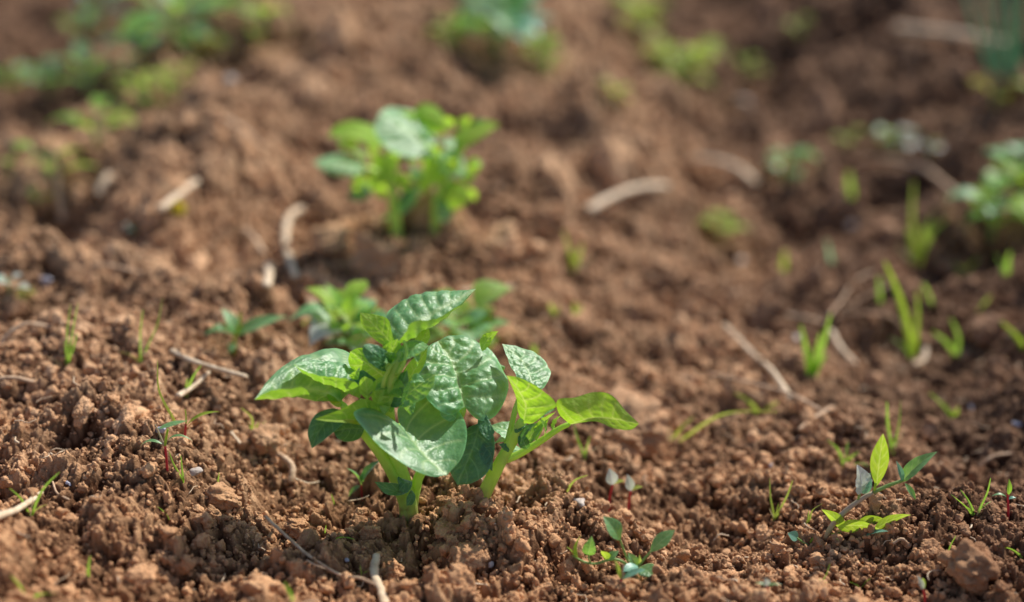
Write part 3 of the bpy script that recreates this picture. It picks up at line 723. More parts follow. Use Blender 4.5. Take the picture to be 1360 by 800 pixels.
rf = random.Random(12)
for (x, y, d, m) in [(505, 178, 1, M_POTY), (560, 165, -1, M_POTY), (548, 190, -1.5, M_POTY), (600, 195, 1, M_POTY), (470, 190, 1.5, M_POTY), (520, 230, -.5, M_POTY), (596, 228, -1, M_POT), (575, 255, -.8, M_POTY),
                     (510, 255, -.6, M_POTY), (535, 240, .8, M_POTS), (608, 265, .4, M_POTY), (582, 236, .5, M_POTY), (540, 172, 1.6, M_POTY), (488, 208, .5, M_POTY), (566, 226, .8, M_POTY), (528, 285, .2, M_POTY), (592, 290, .2, M_POTY)]:
    b = P(x, y + 10, YF + (d + 1.6) * .01); a = rf.uniform(0, 6.28); ln = rf.uniform(.022, .036)
    V, F, A = gleaf(b, b + np.array([math.cos(a), math.sin(a) * .6, rf.uniform(-.1, .6)]) * ln, (rf.uniform(-.5, .5), rf.uniform(-.3, .6), 1), ln * .34, .15, .25, n=20, ns=5, quilt=.06)
    put('leaf', V, F, m, fp, attrs=A)

for i in range(34):
    x = rf.choice([rf.uniform(470, 560), rf.uniform(560, 640)]); y = rf.uniform(160, 262)
    b = P(x, y + 6, YF + rf.uniform(-2, 2) * .01); a = rf.uniform(.1, 3.0); ln = rf.uniform(.013, .024)
    V, F, A = gleaf(b, b + np.array([math.cos(a), rf.uniform(-.5, .3), math.sin(a) * .8]) * ln, (rf.uniform(-.3, .5), .8, .5) if i % 4 else (.4, -.3, .9), ln * .33, .15, .25, n=18, ns=5, quilt=.06)
    put('leaf', V, F, M_POTY if i % 4 else M_POT, fp, attrs=A)

# ------------------------------------------------------------------ weeds
def rosette(px, py, hpx, n, mat, label, cat='weed', name='broadleaf_weed', group=None, tall=.6, wide=.32, seed=0, mats=None, spread=1.0, stemmat=None):
    """leafy plant: n pointed leaves off short stalks; hpx = height in view"""
    r = random.Random(seed + int(px * 3 + py))
    g = G(px, py); D = float(np.dot(g - CAM, FWD)); h = hpx * D / FPX / .92
    t = thing(name, label, cat, g, group)
    V, F = tube_geo([g - np.array([0, 0, .006]), g + np.array([r.uniform(-.1, .1) * h, r.uniform(-.1, .1) * h, h * .35]), g + np.array([r.uniform(-.12, .12) * h, 0, h * .62])], h * .05, h * .03, 10, 8)
    put('stem', V, F, stemmat or M_GRNST, t)
    for i in range(n):
        a = 2.4 * i + r.uniform(-.4, .4); e = r.uniform(.15, 1.0)
        z0 = h * (.08 + .5 * i / n)
        b = g + np.array([0, 0, z0]); dr = np.array([math.cos(a), math.sin(a), 0])
        ln = h * r.uniform(.45, .80) * spread * (1.25 if py < 300 and px < 400 else 1); wide_ = wide * (.6 if py < 300 and px < 400 else 1)
        m0 = b + dr * ln * .3 + np.array([0, 0, ln * .25 * e])
        tp = m0 + dr * ln * .8 + np.array([0, 0, ln * tall * (e - .3)])
        lf = gleaf(m0, tp, (0, 0, 1) if e < .9 else (-dr[0], -dr[1], 1), ln * wide_, .12, r.uniform(.1, .4), n=24, ns=6, tipdroop=r.uniform(0, .25), seed=i)
        o = put('leaf', lf[0], lf[1], (r.choice(mats) if mats else mat), t, attrs=lf[2])
        V, F = tube_geo([b, (b + m0) / 2 + np.array([0, 0, ln * .03]), m0], h * .022, h * .014, 6, 6)
        put('leaf_stalk', V, F, stemmat or M_GRNST, o)
    return t

def grass(base, tips, label, w=1.6, mat=None, bend=.15, group=None, mats=None, name='grass_seedling', cat='grass seedling', dz=None):
    """base pixel, tips [(px,py[,depth cm[,sideways bend px]])]; w = full blade width in px"""
    g = G(*base); Yb = float(g[1]); D = float(np.dot(g - CAM, FWD)); pw = D / FPX
    t = thing(name, label, cat, g, group) if len(tips) > 1 else None
    if t is not None:
        tips = list(tips); n0 = len(tips)
        rg = random.Random(int(base[0] * 7 + base[1])); hh = abs(base[1] - min(q[1] for q in tips))
        for e in range(rg.choice([1, 2, 2, 3])):
            tips.append((base[0] + rg.uniform(-.5, .5) * hh, base[1] - rg.uniform(.15, .6) * hh, rg.uniform(-1, 1)))
        w = [(w[min(i, len(w) - 1)] if isinstance(w, (list, tuple)) else w) * (1 if i < n0 else rg.uniform(.35, .6)) for i in range(len(tips))]
        mats = [(mats[i] if mats else (mat or M_GRASS)) if i < n0 else rg.choice([M_DRYB, M_GRASS, mat or M_GRASSY]) for i in range(len(tips))]
    for i, tp in enumerate(tips):
        d = tp[2] if len(tp) > 2 else random.uniform(-.8, .8); bd = tp[3] if len(tp) > 3 else random.uniform(-1, 1) * bend * abs(tp[1] - base[1])
        T = P(tp[0], tp[1], Yb + d * .01)
        mid = P((base[0] * .45 + tp[0] * .55) + bd, base[1] * .45 + tp[1] * .55 - abs(tp[0] - base[0]) * .12, Yb + d * .004)
        b = g + np.array([random.uniform(-1, 1) * pw * 1.2, 0, 0])
        lo = b - np.array([0, 0, .004])
        ww = (w[i] if isinstance(w, (list, tuple)) else w) * pw / 2 * (.72 if base[1] > 520 else .82)
        V, F, A = blade_geo([lo, b + (mid - b) * .35, mid, T], ww, tw=random.uniform(-.8, .8), side=(1, random.uniform(-.4, .6), 0))
        m = (mats[i] if mats else (mat or M_GRASS))
        if t is not None: put('blade', V, F, m, t, attrs=A)
        else:
            o = put(name, V, F, m, None, loc=g, attrs=A); meta(o, label, cat, group)
            t1 = o
    return t

GG = 'grass seedlings sprouting from the soil'
def gr(*a, **k): k.setdefault('group', GG); return grass(*a, **k)
gr((88, 490), [(104, 400, 0, 0), (94, 402, .4, -2), (103, 440, -.4, 2)], 'three thin upright blades at the far left by the looped straw', w=3.2)
gr((187, 482), [(190, 410, 0, -2), (216, 394, .6, 6)], 'pair of thin green blades spreading in a V left of the straight pale straw', w=3.4)
gr((247, 527), [(268, 484, 0, -2), (249, 502, 0, 0)], 'short bright blades beside the crossed straws', w=6.5)
gr((40, 684), [(80, 626, 0, -3), (12, 648, 0, 2)], 'two green blades spread wide beside the pale stick at the left edge', w=6)
gr((338, 574), [(319, 541, 0, 6), (344, 560, 0, 0)], 'curved yellow green blades left of the hanging dark potato leaf', w=5, mat=M_GRASSY)
gr((243, 640), [(240, 604, 0, 0), (224, 598, 0, -3), (238, 628, -.4, 0)], 'small green grass sprout below the red-stemmed seedling', w=5)
gr((290, 641), [(291, 627, 0, 0)], 'tiny green sprout by the white pebble', w=3.5)
gr((224, 688), [(208, 672, 0, 0)], 'tiny green blade leaning left among the clods at lower left', w=4)
gr((116, 764), [(120, 738, 0, 0)], 'blurred little green blade near the bottom left', w=7)
gr((36, 800), [(14, 764, 0, 2), (76, 788, -.5, -4)], 'blurred green blades in the bottom left corner', w=9)
gr((392, 802), [(377, 773, 0, 0)], 'bright green blade at the bottom edge left of the pale root', w=8)
gr((438, 718), [(472, 717, -.4, 0)], 'green blade lying flat on the soil below the potato plant', w=4)
gr((432, 708), [(433, 697, 0, 0)], 'minute green tip standing above the flat blade', w=3.5)
gr((444, 672), [(440, 656, 0, 0)], 'minute dark green blade left of the potato stem', w=5)
gr((480, 765), [(478, 750, 0, 0), (490, 758, 0, 0)], 'minute yellow green sprouts beside the pale root at the bottom', w=4, mat=M_GRASSY)
gr((775, 608), [(784, 578, 0, 0), (762, 560, 1, -2)], 'green blades under the glowing right potato leaf', w=6)
gr((752, 652), [(781, 631, 0, -3)], 'curved yellow green blade right of the right potato stem', w=5.5, mat=M_GRASSY)
gr((1028, 692), [(1022, 634, 0, -2), (1053, 637, 0, 3), (1034, 668, 0, 0)], 'upright yellow green grass sprout with two long blades left of the creeping weed', w=7, mat=M_GRASSY)
gr((1072, 694), [(1094, 668, 0, -5), (1074, 678, 0, 0)], 'short yellow blades curving right beside the creeping weed', w=7, mat=M_GRASSY)
gr((1122, 618), [(1098, 584, 1, 3), (1162, 622, -1, 0), (1126, 586, 1, 0), (1142, 600, 0, 0)], 'soft green grass tuft behind the creeping weed', w=8)
gr((1184, 602), [(1178, 532, 0, -2), (1196, 530, 0, 3), (1190, 580, 0, 0)], 'tall pair of blurred blades behind the upright yellow leaf', w=8)
gr((1268, 554), [(1233, 521, 0, -4), (1272, 540, 0, 0)], 'blurred green blade leaning left at the right side', w=13, mat=M_WEEDY)
gr((1296, 684), [(1262, 656, 0, -4), (1316, 634, 0, 4), (1275, 650, .6, 0)], 'arching green grass sprout right of the creeping weed', w=6)
gr((1256, 738), [(1270, 711, 0, 0), (1252, 730, 0, 0)], 'small green blade above the big corner clod', w=4.5)
gr((1362, 742), [(1325, 726, 0, 0)], 'green blade reaching in from the right edge', w=5)
gr((1142, 782), [(1128, 773, 0, 0), (1157, 768, .3, 0)], 'low green blades near the bottom right', w=4.5)
gr((1090, 778), [(1102, 748, 0, 2), (1080, 770, 0, 0)], 'thin green blade left of the low blades at the bottom', w=4)
gr((1212, 474), [(1174, 345, 0, 4), (1218, 384, 0, 2)], 'tall bright green blades standing in the right half', w=[15, 13], mat=M_WEEDY)
gr((1272, 474), [(1238, 440, 0, 0), (1262, 422, 0, 5)], 'hooked green blades right of the tall bright ones', w=9)
gr((1362, 462), [(1328, 427, 0, -2)], 'bright green blade leaning in at the right edge', w=12, mat=M_WEEDY)
gr((1078, 502), [(1063, 430, 0, 0), (1104, 415, 0, 3), (1090, 440, 0, 0), (1073, 460, 0, 0), (1050, 490, -.5, 0), (1098, 470, 0, 0)], 'dense green grass tuft among dry straw', w=11)
gr((888, 592), [(1036, 546, -1, -6), (922, 553, 1, 0)], 'long blurred blade lying across the soil at right of the big clod', w=[8, 10], mat=M_GRASSY)
gr((1010, 550), [(975, 522, .5, 0), (1034, 534, 0, 0)], 'short yellow green blades at the end of the long lying blade', w=11, mat=M_GRASSY)
gr((1216, 352), [(1213, 238, 0, -4), (1258, 290, 0, -6), (1228, 300, 0, 4), (1204, 300, 0, 0)], 'blurred yellow green tuft with one tall blade', w=13, mat=M_GRASSY)
gr((762, 362), [(748, 305, 0, 0), (774, 322, 0, 0), (758, 330, 0, 0)], 'blurred yellow green sprout on the middle of the slope', w=11, mat=M_GRASSY)
gr((737, 420), [(730, 402, 0, 0), (742, 405, 0, 0)], 'left one of two low yellow sprouts behind the pale crinkled leaf', w=11, mat=M_GRASSY)
gr((766, 422), [(762, 402, 0, 0), (772, 404, 0, 0)], 'right one of two low yellow sprouts behind the pale crinkled leaf', w=10, mat=M_GRASSY)
gr((709, 475), [(706, 456, 0, 0), (712, 458, 0, 0)], 'small green sprout right above the pale crinkled leaf', w=7)
gr((1168, 404), [(1167, 366, 0, 0)], 'blurred thin blade left of the tall bright ones', w=9)
gr((1236, 410), [(1226, 376, 0, 2)], 'blurred short blade right of the tall bright ones', w=10)
gr((1280, 365), [(1300, 342, 0, 0), (1268, 350, 0, 0)], 'blurred pale blades below the leafy clump at the right edge', w=10, mat=M_GRASSY)
gr((1335, 366), [(1322, 338, 0, 0), (1342, 334, 0, 0)], 'blurred green blades near the right edge below the leafy clump', w=11)
gr((1106, 350), [(1098, 318, 0, 0)], 'blurred grey green blade in the furrow', w=10, mat=M_BLUEG)
gr((1040, 358), [(1042, 332, 0, 0)], 'blurred olive blade left of the grey green one in the furrow', w=12, mat=M_GRASSY)
gr((1130, 262), [(1128, 228, 0, 0)], 'blurred dark green blade high in the furrow', w=13)
gr((1300, 415), [(1316, 392, 0, 0)], 'blurred olive blade above the blade at the right edge', w=9, mat=M_GRASSY)

WG = 'out of focus weeds in the background'
def ro(*a, **k): k.setdefault('group', WG); return rosette(*a, **k)
ro(956, 318, 46, 7, M_WEEDY, 'bright yellow green seedling clump in the middle distance', mats=[M_WEEDY, M_GRASSY])
ro(1042, 240, 56, 7, M_GRASS, 'bright green clump at the edge of the dark furrow', mats=[M_WEED, M_GRASS])
ro(1126, 200, 30, 4, M_GRASSY, 'small yellow seedling in the dark furrow')
ro(1190, 200, 46, 6, M_PALE, 'pale whitish seedling right of the small yellow one', mats=[M_PALE, M_WEED])
ro(1236, 208, 30, 5, M_GRASSY, 'olive seedlings near the pale stick at upper right', mats=[M_GRASSY, M_PALE])
ro(1318, 312, 80, 12, M_WEED, 'bushy bright green weed at the right edge', mats=[M_WEED, M_WEEDY, M_BLUEG, M_GRASS])
ro(1352, 262, 84, 12, M_WEED, 'leafy weed behind the bushy one at the right edge', mats=[M_WEED, M_WEEDY, M_GRASS])
ro(1322, 140, 46, 6, M_GRASSY, 'yellow flowering weed below the blue green stalks', mats=[M_FLOWER, M_GRASSY])
ro(820, 140, 40, 6, M_GRASSY, 'dull yellow clump on the upper slope')
ro(905, 112, 60, 12, M_GRASSY, 'wide yellow green clump near the top', mats=[M_GRASSY, M_WEEDY], spread=1.3)
ro(850, 48, 56, 10, M_GRASSY, 'yellow green clump at the top edge', mats=[M_GRASSY, M_WEEDY])
ro(880, 88, 40, 8, M_GRASSY, 'yellow green clump left of the wide one', mats=[M_GRASSY, M_WEEDY])
ro(990, 100, 34, 5, M_GRASSY, 'faint olive clump right of the wide yellow one')
ro(1058, 50, 30, 4, M_GRASSY, 'faint olive sprout near the top right')
ro(595, 62, 42, 7, M_WEEDY, 'yellow green seedling left of the farthest potato plant', mats=[M_WEEDY, M_GRASSY])
ro(660, 70, 88, 12, M_POT, 'farthest potato plant at the top edge with blue green leaves', cat='potato plant', name='potato_plant', mats=[M_POT, M_GRASS, M_BLUEG, M_WEED], group=None, spread=1.1)
ro(716, 86, 44, 9, M_GRASS, 'bright green weed at the foot of the farthest potato plant', mats=[M_GRASS, M_WEEDY])
ro(630, 30, 60, 8, M_WEED, 'dark green weed behind the farthest potato plant')
ro(238, 62, 74, 14, M_GRASS, 'widest green clump in the far left furrow', mats=[M_GRASS, M_WEED], spread=1.3)
ro(190, 90, 64, 9, M_BLUEG, 'grey green weed left of the widest clump', mats=[M_BLUEG, M_WEED])
ro(350, 56, 62, 8, M_GRASSY, 'olive clump right of the widest green clump', mats=[M_GRASSY, M_GRASS])
ro(62, 122, 46, 9, M_WEED, 'green weed near the left edge', mats=[M_WEED, M_BLUEG, M_GRASS])
ro(118, 122, 50, 8, M_GRASS, 'round green weed right of the one near the left edge', mats=[M_GRASS, M_WEED])
ro(8, 122, 44, 6, M_GRASS, 'green weed cut by the left edge')
ro(190, 142, 50, 9, M_GRASS, 'bright green weed below the grey green one', mats=[M_GRASS, M_GRASSY])
ro(232, 130, 46, 7, M_GRASS, 'olive green weed below the widest clump', mats=[M_GRASS, M_GRASSY])
ro(130, 192, 60, 7, M_GRASSY, 'straggly yellow green weed on the left slope', mats=[M_GRASSY, M_GRASS])
ro(150, 162, 30, 4, M_GRASS, 'small green weed touching the straggly one')
ro(66, 240, 66, 5, M_GRASS, 'tall straggly green weed beside the upright dry stalk', mats=[M_GRASS, M_GRASSY])
ro(48, 268, 34, 3, M_GRASS, 'green weed below the tall straggly one')
ro(14, 232, 36, 4, M_GRASSY, 'olive weed at the left edge', mats=[M_GRASSY, M_GRASS])
ro(110, 50, 40, 6, M_GRASS, 'faint green weed in the far left corner')
ro(130, 30, 46, 6, M_BLUEG, 'faint grey green weed at the top left')
ro(462, 456, 84, 12, M_WEEDY, 'yellow green weed just behind the left side of the big potato plant', mats=[M_WEEDY, M_POTY, M_WEEDY, M_POT], wide=.30)
wl_ = ro(468, 462, 50, 8, M_POT, 'low blue green seedling at the foot of the yellow green weed', mats=[M_POT, M_PALE, M_POTY], wide=.4, spread=1.5)
wr_ = ro(616, 468, 84, 10, M_POT, 'small shining weed right behind the tallest potato leaf', mats=[M_POT, M_POTY, M_PALE, M_POTY], wide=.36, spread=1.1)
ro(14, 388, 34, 5, M_PALE, 'pale green seedling at the left edge', mats=[M_PALE, M_BLUEG])
ro(30, 400, 24, 4, M_GRASSY, 'yellowish seedling right of the pale one at the left edge')
ro(178, 312, 24, 5, M_PALE, 'pale seedling below the yellow flower', mats=[M_PALE, M_BLUEG])

def extra(t, items):
    Yb = float(t.location[1])
    for (b, tp, d, w_, m) in items:
        V, F, A = gleaf(P(b[0], b[1], Yb + d * .01), P(tp[0], tp[1], Yb + d * .01 + .004), (.35, -.15, .9), w_ * .0006, .12, .15, n=30, ns=8, quilt=.06)
        put('leaf', V, F, m, t, attrs=A)
extra(wr_, [((618, 430), (650, 414), -.5, 13, M_POT), ((612, 436), (578, 428), -.8, 12, M_POT), ((622, 446), (655, 432), -1.5, 11, M_POT), ((616, 445), (588, 450), -1.5, 10, M_POTY), ((640, 470), (664, 448), -1.5, 9, M_POTY)])
extra(wl_, [((462, 440), (436, 430), -.5, 11, M_POTY), ((466, 446), (496, 436), -.8, 11, M_POT), ((456, 456), (428, 458), -1.2, 10, M_POT), ((470, 462), (498, 464), -1.4, 9, M_PALE), ((450, 410), (432, 376), 0, 8, M_POTY), ((456, 418), (478, 386), 0, 8, M_POTY)])

def placed(name, label, cat, base, stems, leaves, group=None, smat=M_GRNST, root=.004):
    """small plant: stems [(pts, r0px, r1px, mat)], leaves [(base, tip, up, halfwidth px, mat, opts)] in view points relative to its own depth"""
    g = G(*base); Yb = float(g[1]); D = float(np.dot(g - CAM, FWD)); pw = D / FPX
    t = thing(name, label, cat, g, group)
    q = lambda p: P(p[0], p[1], Yb + (p[2] if len(p) > 2 else 0) * .01)
    for s in stems:
        pts = [q(p) for p in s[0]]
        V, F = tube_geo(pts, s[1] * pw, s[2] * pw, 22, 10, rough=.03)
        put('stem', V, F, s[3] if len(s) > 3 else smat, t)
    for lf in leaves:
        o_ = dict(arch=.10, fold=.25, n=40, ns=10, quilt=.04, nv=5)
        if len(lf) > 5: o_.update(lf[5])
        V, F, A = gleaf(q(lf[0]), q(lf[1]), lf[2], lf[3] * pw, seed=random.randrange(50), **o_)
        put('leaf', V, F, lf[4], t, attrs=A)
    return t
UP = (0, 0, 1); VW = (0, -.7, .7)
CO = dict(shape=.95, reb=0.0, nv=0, quilt=0.0)
# red-stemmed seedlings at left
placed('broadleaf_seedling', 'seedling with a red stem and narrow arching seed leaves at left', 'seedling', (222, 624),
       [([(222, 626), (221, 608), (219, 592)], 1.8, 1.5, M_REDST), ([(219, 592), (221, 580), (223, 570)], 1.8, 1.4, M_GRASSY), ([(218, 592), (212, 578), (206, 564)], 1.6, 1.0, M_PURST)],
       [((218, 592), (185, 594), (0, 0, 1), 3.6, M_WEED, dict(arch=.25, **CO)), ((219, 590), (256, 586), (0, 0, 1), 3.2, M_WEED, dict(arch=.28, **CO)),
        ((210, 570, -.3), (249, 559, .3), (0, -.1, 1), 5.5, M_WEED, dict(arch=.04, shape=.9, fold=.1))])
grass((240, 578), [(209, 477, 0, -12)], 'long curved blade with a red tip rising behind the red-stemmed seedling', w=6, mats=[M_GRASSY], name='grass_seedling', group=GG)
placed('broadleaf_seedling', 'purplish seedling with a leaf arching right, behind the red-stemmed seedling', 'seedling', (245, 590),
       [([(244, 592), (246, 576), (247, 562)], 1.8, 1.4, M_REDST), ([(247, 565), (247, 552), (246, 544)], 1.1, .7, M_GRASSY)],
       [((247, 567), (292, 547), (0, -.2, 1), 3.8, M_WEEDY, dict(arch=.14, **CO)), ((247, 572), (262, 560), (0, 0, 1), 2.4, M_GRASSR, CO)])
placed('broadleaf_seedling', 'dark green three-leaved seedling left of the left potato stem', 'seedling', (482, 664),
       [([(482, 665), (480, 652), (480, 644)], 1.5, 1.2, M_REDST)],
       [((480, 645), (460, 622), (0, .2, 1), 6, M_WEED, dict(fold=.4, shape=.8)), ((480, 640), (506, 611), (0, -.3, 1), 7, M_POTS, dict(fold=.3)),
        ((479, 645), (463, 660), (0, -.3, 1), 4.5, M_WEED, CO), ((481, 640), (484, 628), (0, -.3, 1), 4, M_WEED)])
placed('broadleaf_seedling', 'seedling with long pale leaves above the straight pale straw', 'seedling', (310, 470),
       [([(310, 472), (311, 458), (312, 446)], 2.2, 1.8, M_GRASSY), ([(312, 448), (318, 432), (319, 416)], 2.4, 1.2, M_GRASSY)],
       [((314, 444, 0), (382, 420, .8), (.45, -.3, .85), 10, M_POT, dict(arch=.08)), ((312, 444), (294, 410, 1), (.45, -.3, .85), 10, M_POT, dict(arch=.15)), ((310, 446), (270, 446, -1), (0, -.3, 1), 8, M_WEED, dict(arch=.3)),
        ((311, 456), (305, 470, -1), VW, 6, M_WEED)])
# white cotyledon seedlings
for (x, y, hx, hy, lab) in [(808, 684, 814, 636, 'left one of two red-stemmed seedlings with white seed leaves'), (834, 680, 838, 644, 'right one of two red-stemmed seedlings with white seed leaves')]:
    placed('broadleaf_seedling', lab, 'seedling', (x, y), [([(x, y + 2), (x + 2, (y + hy) / 2), (hx, hy + 8)], 1.9, 1.5, M_REDST)],
           [((hx, hy + 8), (hx - 5, hy - 14), VW, 8.5 if x < 820 else 6.5, M_PALE, dict(fold=.2, **CO)), ((hx, hy + 8), (hx + 16, hy + 3), UP, 4.5, M_GRASSY, CO)])
for (x, y, hx, hy, lab) in [(1020, 800, 1018, 776, 'tiny red-stemmed seedling with white and green seed leaves at the bottom edge')]:
    placed('broadleaf_seedling', lab, 'seedling', (x, y), [([(x, y + 2), (x, (y + hy) / 2), (hx + 1, hy + 2)], 1.5, 1.2, M_REDST)],
           [((hx + 1, hy + 2), (hx - 2, hy - 8), VW, 5, M_PALE, CO), ((hx, hy + 2), (hx - 15, hy - 1), UP, 2.2, M_WEED, CO), ((hx + 1, hy + 2), (hx + 20, hy + 1), UP, 2.2, M_WEED, CO)])
placed('broadleaf_seedling', 'tiny red-stemmed seedling with a folded pale tip near the bottom right', 'seedling', (1229, 800),
       [([(1229, 802), (1228, 792), (1226, 782)], 1.7, 1.4, M_REDST)], [((1226, 784), (1218, 764), VW, 4, M_PALE, CO), ((1227, 784), (1226, 768), (0, .5, .5), 3, M_GRASSY, CO)])
placed('broadleaf_seedling', 'red-stemmed seedling with spreading seed leaves near the right edge', 'seedling', (1339, 688),
       [([(1339, 690), (1339, 672), (1338, 655)], 1.7, 1.4, M_REDST)],
       [((1338, 662), (1317, 659), UP, 3, M_WEED, dict(arch=.2, **CO)), ((1339, 664), (1350, 662), UP, 3, M_BLUEG, dict(arch=.2, **CO)), ((1339, 658), (1340, 636), VW, 3.5, M_GRASS, CO)])
placed('broadleaf_seedling', 'blue green seed leaf with a short stalk in front of the creeping weed', 'seedling', (1072, 724),
       [([(1076, 726), (1066, 720), (1058, 714)], 1.5, 1.2)], [((1060, 716), (1046, 708), VW, 7, M_BLUEG, CO), ((1076, 724), (1082, 712), VW, 3, M_GRASS, CO)])
# creeping weed bottom centre
placed('bindweed', 'creeping weed with rounded green leaves at the bottom centre', 'bindweed', (838, 768),
       [([(840, 768, -.3), (836, 754), (822, 744), (808, 744), (790, 749), (775, 746), (760, 738)], 2.2, 1.3, M_GRNST),
        ([(834, 746), (829, 732), (823, 716)], 1.6, 1.2, M_GRNST), ([(848, 752), (856, 742), (864, 733)], 2.0, 1.4, M_GRNST),
        ([(836, 768, -.3), (844, 760), (848, 752)], 2.0, 1.8, M_GRNST), ([(784, 748), (782, 742), (782, 736)], 1.3, 1.0, M_GRNST)],
       [((823, 718), (801, 686, .3), (.5, -.7, .5), 12, M_WEED, dict(shape=1.05, fold=.3, arch=.12, wav=.03)),
        ((863, 734), (896, 704, .6), (-.3, -.5, .8), 10.5, M_WEED, dict(shape=1.1, fold=.12, arch=.05)),
        ((850, 753), (868, 766, -.9), (.2, -.6, .8), 13, M_WEED, dict(shape=1.05, fold=.15)),
        ((847, 752, -.4), (826, 760, -1.2), (0, -.3, 1), 7, M_BLUEG, dict(shape=.9, fold=.15)),
        ((846, 752), (834, 734, .4), VW, 6.5, M_WEED, dict(fold=.3)), ((768, 742), (772, 711), (-.6, .3, .3), 6, M_WEEDY, dict(fold=.5)),
        ((781, 737), (786, 712), VW, 9, M_WEED, dict(fold=.4, wav=.1)), ((806, 744), (798, 732), (0, .5, .7), 7.5, M_WEEDY, dict(fold=.3)),
        ((808, 744), (822, 732, .3), (0, -.3, 1), 6, M_WEED, dict(fold=.3)), ((762, 740), (752, 726), UP, 2.5, M_WEEDY), ((850, 750), (849, 736), VW, 2.2, M_GRASSY)])
placed('broadleaf_seedling', 'red-stemmed seedling in front of the creeping weed at the bottom centre', 'seedling', (820, 792),
       [([(820, 794), (822, 780), (826, 768)], 2.2, 1.8, M_REDST), ([(826, 770), (827, 760), (828, 750)], 1.6, .8, M_PURST)],
       [((826, 770), (858, 757, -.4), (0, -.2, 1), 6.5, M_BLUEG, dict(shape=.95, fold=.1)), ((825, 770), (816, 742), VW, 3.2, M_GRASSY, CO), ((828, 770), (842, 764), UP, 3, M_WEED, CO)])
# creeping weed at right
placed('bindweed', 'leaning weed with an upright glowing yellow leaf at the lower right', 'bindweed', (1096, 714),
       [([(1096, 716), (1106, 697), (1124, 678), (1146, 662), (1160, 654)], 3.8, 3.0, M_PURST), ([(1160, 654), (1180, 645), (1200, 638)], 2.8, 2.0, M_GRNST),
        ([(1161, 654), (1163, 642)], 2, 1.6, M_GRASSY), ([(1140, 664), (1142, 654)], 1.8, 1.5, M_GRNST)],
       [((1164, 646), (1173, 576, -.2), (.15, 1, .1), 12, M_WEEDY, dict(fold=-.12, shape=1.0, arch=.03, wav=.02)),
        ((1143, 656), (1138, 617, .2), (.5, -.8, .3), 15, M_PALE, dict(fold=.3, wav=.08)), ((1146, 656), (1156, 628, .4), (-.3, -.8, .3), 8, M_BLUEG, dict(fold=.2)),
        ((1198, 640), (1245, 600, .4), (-.3, -.4, .8), 10, M_WEED, dict(fold=.45, wav=.06)), ((1202, 642), (1216, 664, -.5), VW, 4, M_WEED, CO), ((1199, 640), (1190, 612), VW, 4, M_BLUEG, CO),
        ((1112, 700, -.8), (1168, 703, -1.4), (0, 1, .1), 11, M_WEEDY, dict(fold=-.15, arch=.1)), ((1136, 699, -.2), (1186, 696, -.4), (0, 1, .1), 12, M_WEEDY, dict(fold=.1, arch=.1)),
        ((1160, 707, -1.2), (1210, 684, -1.0), (0, 1, .3), 9, M_WEEDY, dict(fold=.25)), ((1122, 706, -.6), (1091, 677, -.2), (0, 1, .5), 9, M_WEEDY, dict(fold=.4)),
        ((1108, 708, -.3), (1114, 718, -1.2), VW, 6, M_WEEDY), ((1150, 712, -1.2), (1180, 706, -1.6), UP, 5, M_BLUEG)])
# blue green onion-like stalks at top right
def stalks():
    g = G(1340, 98); Yb = float(g[1]); D = float(np.dot(g - CAM, FWD)); pw = D / FPX
    t = thing('onion_plant', 'blue green upright stalks at the top right corner', 'onion plant', g)
    for (bx, tx, w, d) in [(1330, 1322, 5, 0), (1342, 1340, 6, 2), (1350, 1362, 6, -2), (1326, 1296, 4, 1), (1318, 1262, 4, 3)]:
        V, F = tube_geo([P(bx, 100, Yb), P((bx + tx) / 2, 20, Yb + d * .005), P(tx, -90, Yb + d * .02)], w * pw * .9, w * pw * .35, 16, 8)
        put('stalk', V, F, M_BLUEG, t)
stalks()
# yellow flower at left
g = G(243, 284); fw = thing('yellow_flower', 'single small yellow flower head low on the left slope', 'flower', g)
pw = float(np.dot(g - CAM, FWD)) / FPX
V, F = tube_geo([g - np.array([0, 0, .003]), g + np.array([0, 0, 8 * pw])], 1.4 * pw, 1.2 * pw, 6, 6); put('stem', V, F, M_GRNST, fw)
cc = g + np.array([0, -.012, 15 * pw])
for i in range(12):
    a = i * math.tau / 12
    lf = gleaf(cc, cc + np.array([math.cos(a) * 11, -4 - 2 * math.sin(a), math.sin(a) * 11]) * pw, (0, -1, .5), 3.4 * pw, .05, .1, n=10, ns=2, quilt=0, nv=0)
    put('petal', lf[0], lf[1], M_FLOWER, fw, attrs=lf[2])

